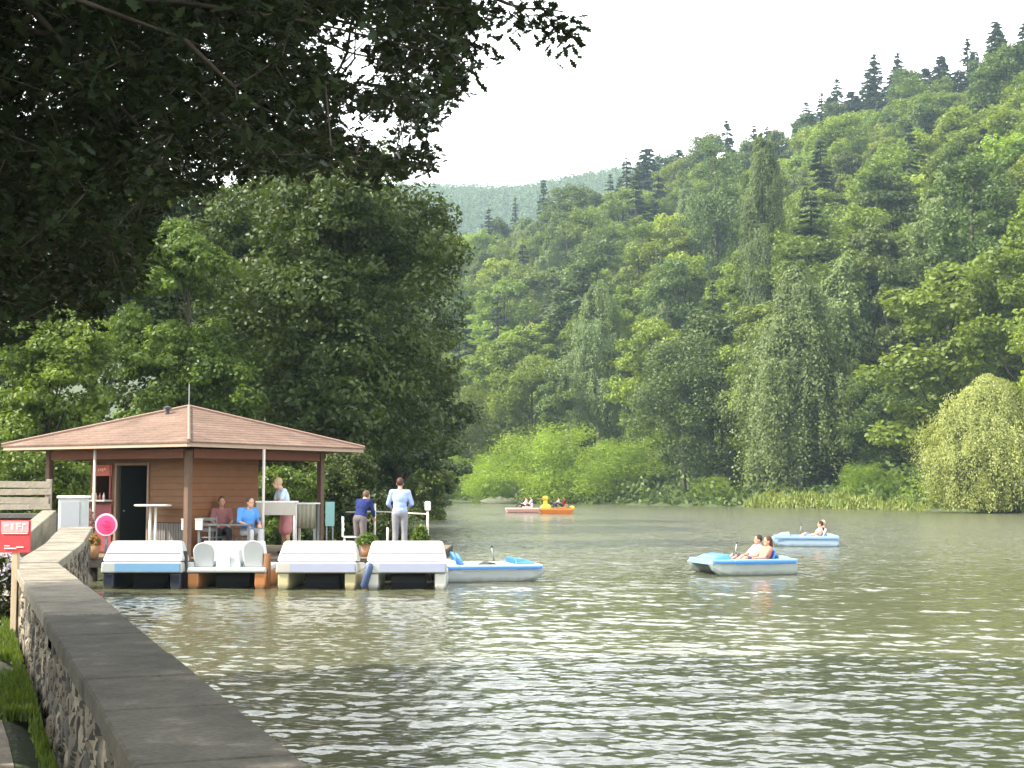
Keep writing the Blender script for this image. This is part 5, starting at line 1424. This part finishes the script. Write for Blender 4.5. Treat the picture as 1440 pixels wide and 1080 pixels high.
def person(loc, rz, label, pose, shirt, pants, hair, skin=0, sleeve=.5, leg=1.0, over={}, size=1.0, vox=.010, hairlong=0.0, skirt=False, shoes=(.06, .05, .05), group=None):
    J = {k: Vector(v) for k, v in {**pose, **over}.items()}
    r = empty("person", loc, rz, label, "person", group); r.scale = (size,) * 3
    mb = MB()
    up = (J['neck'] - J['pel']).normalized()
    Mt = up.to_track_quat('Z', 'Y').to_matrix() if abs(up.z) < .999 else Matrix.Identity(3)
    # keep the trunk's width axis between the shoulders
    xax = (J['shL'] - J['shR']).normalized(); yax = up.cross(xax).normalized(); xax = yax.cross(up)
    Mt = Matrix((xax, yax, up)).transposed()
    mid = J['pel'].lerp(J['chest'], .5)
    mb.ell(J['pel'], (.155, .11, .13), M=Mt); mb.ell(mid, (.135, .10, .17), M=Mt); mb.ell(J['chest'], (.165, .115, .19), M=Mt)
    mb.cap(J['chest'] + up * .1, .08, J['neck'] + up * .03, .052)
    mb.cap(J['shL'], .058, J['shR'], .058)
    fwd = -yax
    h = J['head']
    mb.ell(h + Vector((0, .012, .02)), (.076, .093, .105), 16, 12); mb.ell(h + Vector((0, -.022, -.055)), (.052, .062, .065), 12, 10)
    mb.ell(h + Vector((0, -.094, -.012)), (.011, .017, .022), 8, 6); mb.ell(h + Vector((0, -.078, -.055)), (.024, .012, .008), 8, 6)
    for s in (-1, 1): mb.ell(h + Vector((s * .077, .01, -.005)), (.010, .02, .032), 8, 6)
    mb.cap(J['neck'], .05, h + Vector((0, .01, -.05)), .048)
    for S in 'LR':
        sg_ = 1 if S == 'L' else -1
        a_, e, w_ = J['sh' + S], J['el' + S], J['wr' + S]
        mb.cap(a_, .050, e, .036); mb.cap(e, .037, w_, .025)
        fd_ = (w_ - e).normalized()
        side = fd_.cross(Vector((0, 1, 0)) if abs(fd_.y) < .7 else Vector((0, 0, 1))).normalized() * sg_; pn_ = fd_.cross(side).normalized()
        pc = w_ + fd_ * .045
        mb.cap(w_, .022, pc, .026); mb.cap(pc + side * .022, .016, pc - side * .022, .016)
        for i, ln in enumerate((.062, .075, .070, .054)):
            b0 = pc + fd_ * .02 + side * (.030 - .020 * i); cu = pn_ * (.012 + .004 * i) * sg_
            m_ = b0 + fd_ * ln * .5 + cu * .6 + side * (.004 * (1.5 - i)); mb.cap(b0, .0095, m_, .009, 8); mb.cap(m_, .009, b0 + fd_ * ln + cu * 2.4 + side * (.006 * (1.5 - i)), .0075, 8)
        tb = w_ + fd_ * .02 + side * .022; mb.cap(tb, .012, tb + side * .026 + fd_ * .026, .0105, 8); mb.cap(tb + side * .026 + fd_ * .026, .0105, tb + side * .034 + fd_ * .052, .0085, 8)
        hp, kn, an = J['hip' + S], J['kn' + S], J['an' + S]
        mb.cap(hp, .085, kn, .054); mb.cap(kn, .053, kn.lerp(an, .3), .056); mb.cap(kn.lerp(an, .3), .056, an, .034)
        mb.cap(an, .034, an + Vector((0, -.13, -.045)), .028)
    remeshed(mb, "body", SKIN[skin], vox, r, 2)
    # shirt
    mb = MB()
    mb.ell(J['pel'] + up * .04, (.175, .13, .13), M=Mt); mb.ell(mid, (.16, .122, .18), M=Mt); mb.ell(J['chest'], (.185, .132, .20), M=Mt); mb.cap(J['shL'], .072, J['shR'], .072)
    for S in 'LR':
        a_, e, w_ = J['sh' + S], J['el' + S], J['wr' + S]
        if sleeve <= .5: mb.cap(a_, .066, a_.lerp(e, sleeve * 1.7), .056)
        else: mb.cap(a_, .066, e, .052); mb.cap(e, .052, e.lerp(w_, (sleeve - .5) * 1.8), .040)
    remeshed(mb, "shirt", shirt, .014, r, 3)
    mb = MB(); mb.ell(J['pel'] - up * .02, (.172, .128, .13), M=Mt)
    for S in 'LR':
        hp, kn, an = J['hip' + S], J['kn' + S], J['an' + S]
        if leg <= .5: mb.cap(hp, .102, hp.lerp(kn, leg * 2), .088)
        else: mb.cap(hp, .102, kn, .072); mb.cap(kn, .072, kn.lerp(an, (leg - .5) * 2 * .95), .062)
        if skirt: mb.cap(hp, .11, hp.lerp(kn, .9), .12)
    remeshed(mb, "skirt" if skirt else "trousers", pants, .014, r, 3)
    mb = MB(); mb.ell(h + Vector((0, .026, .035)), (.086, .096, .104), 16, 12)
    if hairlong: mb.cap(h + Vector((0, .06, .02)), .075, h + Vector((0, .075, -hairlong)), .06)
    remeshed(mb, "hair", hair, .012, r, 1)
    ey = MB()
    for s in (-1, 1): ey.ell(h + Vector((s * .030, -.080, .012)), (.011, .009, .007), 8, 6)
    ey.build("eyes", M_DARKM, r, smooth=True)
    for S in 'LR':
        an = J['an' + S]; MB().ell(an + Vector((0, -.065, -.045)), (.045, .13, .045), 12, 8).build("shoe", plain("shoe_%d%d%d" % tuple(int(c * 100) for c in shoes), shoes, .6, .4, .1, 6), r, smooth=True)
    return r
def cloth(name, c): return plain(name, c, .85, .15, .12, 9, .3, bscale=30)
H_DARK = plain("dark_hair", (.035, .022, .018), .6, .3, .2, 20); H_RED = plain("auburn_hair", (.07, .028, .02), .6, .3, .2, 20)
H_BLOND = plain("blond_hair", (.50, .36, .22), .6, .3, .2, 20); H_BROWN = plain("brown_hair", (.12, .07, .045), .6, .3, .2, 20)
person(D(563, 33.0, .5), R(180), "standing man seen from behind in pale blue shirt and grey trousers", STAND, cloth("pale_blue_shirt", (.36, .46, .72)), cloth("grey_trousers", (.27, .27, .30)), H_RED, 0, .8, 1.0,
       over=dict(elL=(.27, -.02, 1.14), wrL=(.20, -.22, 1.02), elR=(-.27, -.02, 1.14), wrR=(-.16, -.22, 1.05)), size=1.02, vox=.009)
person(D(404, 33.0, .5), R(-62), "blond woman in white-blue top and pink skirt leaning over the counter", STAND, cloth("white_blue_top", (.58, .68, .80)), cloth("pink_skirt", (.62, .26, .27)), H_BLOND, 0, .35, .45,
       over=dict(chest=(0, -.08, 1.26), neck=(0, -.14, 1.44), head=(0, -.22, 1.56), shL=(.18, -.12, 1.38), shR=(-.18, -.12, 1.38), elL=(.22, -.22, 1.14), wrL=(.14, -.40, 1.04), elR=(-.22, -.20, 1.14), wrR=(-.12, -.40, 1.05)), size=1.05, vox=.009, skirt=True)
person(D(350, 31.9, .97), R(35), "seated man in bright blue shirt and light trousers", SIT, cloth("bright_blue_shirt", (.12, .34, .78)), cloth("light_trousers", (.48, .48, .50)), H_BROWN, 0, .6, 1.0,
       over=dict(chest=(0, -.03, .42), neck=(0, -.09, .60), head=(0, -.14, .73)), vox=.009)
person(D(313, 32.55, .97), R(20), "seated person in dusky pink top behind the low table", SIT, cloth("dusky_pink_top", (.30, .13, .13)), cloth("dark_trousers", (.06, .06, .07)), H_BROWN, 1, .5, 1.0, vox=.010, size=.97, hairlong=.1)
person(D(507, 32.0, .5), R(150), "person in long navy top bending beside the white chair", STAND, cloth("navy_top", (.02, .03, .12)), cloth("grey_brown_trousers", (.15, .13, .13)), H_BROWN, 0, .9, 1.0,
       over=dict(chest=(0, -.10, 1.22), neck=(0, -.20, 1.38), head=(0, -.28, 1.47), shL=(.17, -.16, 1.33), shR=(-.17, -.16, 1.33), elL=(.22, -.26, 1.08), wrL=(.14, -.40, .92), elR=(-.22, -.24, 1.08), wrR=(-.14, -.40, .94)), size=.92, vox=.009)
def rider(boat, rot, s, label, shirt, pants, hair, skin, seat=(.30, .13), **k):
    c = Vector((seat[0], s * .34, seat[1])); c.rotate(Euler((0, 0, rot)))
    return person((boat[0] + c.x, boat[1] + c.y, boat[2] + c.z), rot - R(90), label, RECL, shirt, pants, hair, skin, **k)
rider(PB1, PR1, -1, "rider in orange-pink top on the near side of the bright blue pedal boat", cloth("salmon_top", (.60, .22, .16)), cloth("dark_shorts", (.08, .07, .10)), H_RED, 1, sleeve=.3, leg=.4, vox=.010, hairlong=.12)
rider(PB1, PR1, 1, "dark haired rider in lilac top on the far side of the bright blue pedal boat", cloth("lilac_top", (.45, .35, .55)), cloth("dark_shorts", (.08, .07, .10)), H_DARK, 1, sleeve=.4, leg=.45, vox=.011,
      seat=(.36, .14))
rider(PB2, PR2, -1, "rider in white and orange top on the farther pedal boat", cloth("peach_top", (.78, .52, .42)), cloth("blue_shorts", (.12, .15, .3)), H_DARK, 1, sleeve=.3, leg=.4, vox=.012)
rider(PB2, PR2, 1, "rider in black vest on the farther pedal boat", cloth("black_vest", (.03, .03, .03)), cloth("blue_shorts", (.12, .15, .3)), H_BLOND, 0, sleeve=.2, leg=.4, vox=.012, seat=(.40, .14))
DB = (dkx, dky, 0); PBB = (pbx, pby, 0)
rider(DB, R(4), -1, "rider in dark red top at the near side of the duck boat", cloth("dark_red_top", (.30, .05, .04)), cloth("dark_trousers", (.06, .06, .07)), H_DARK, 1, seat=(.45, .62), vox=.014)
rider(DB, R(4), 1, "rider in white top at the far side of the duck boat", cloth("white_top", (.75, .72, .70)), cloth("dark_trousers", (.06, .06, .07)), H_DARK, 0, seat=(.05, .62), vox=.014)
rider(PBB, R(4), -1, "rider in white top at the near side of the pink boat", cloth("white_top", (.75, .72, .70)), cloth("dark_trousers", (.06, .06, .07)), H_BROWN, 0, seat=(.1, .55), vox=.014)
rider(PBB, R(4), 1, "rider in lilac-grey top at the far side of the pink boat", cloth("lilac_grey_top", (.42, .42, .58)), cloth("dark_trousers", (.06, .06, .07)), H_DARK, 0, seat=(.6, .55), vox=.014)

# ------------------------------------------------------------------ haze
HAZE = 0.00025
m = bpy.data.materials.new("haze"); m.use_nodes = True; t = m.node_tree
t.nodes.remove(t.nodes["Principled BSDF"])
v = t.nodes.new("ShaderNodeVolumePrincipled"); v.inputs["Color"].default_value = (.62, .81, 1, 1); v.inputs["Density"].default_value = HAZE; v.inputs["Anisotropy"].default_value = .3
t.links.new(v.outputs[0], t.nodes["Material Output"].inputs["Volume"])
o = MB().box((0, 0, 168.5), (4800, 4800, 343)).build("haze", m)
tag(o, "pale haze in the air over the lake and hills", None, None, "stuff")
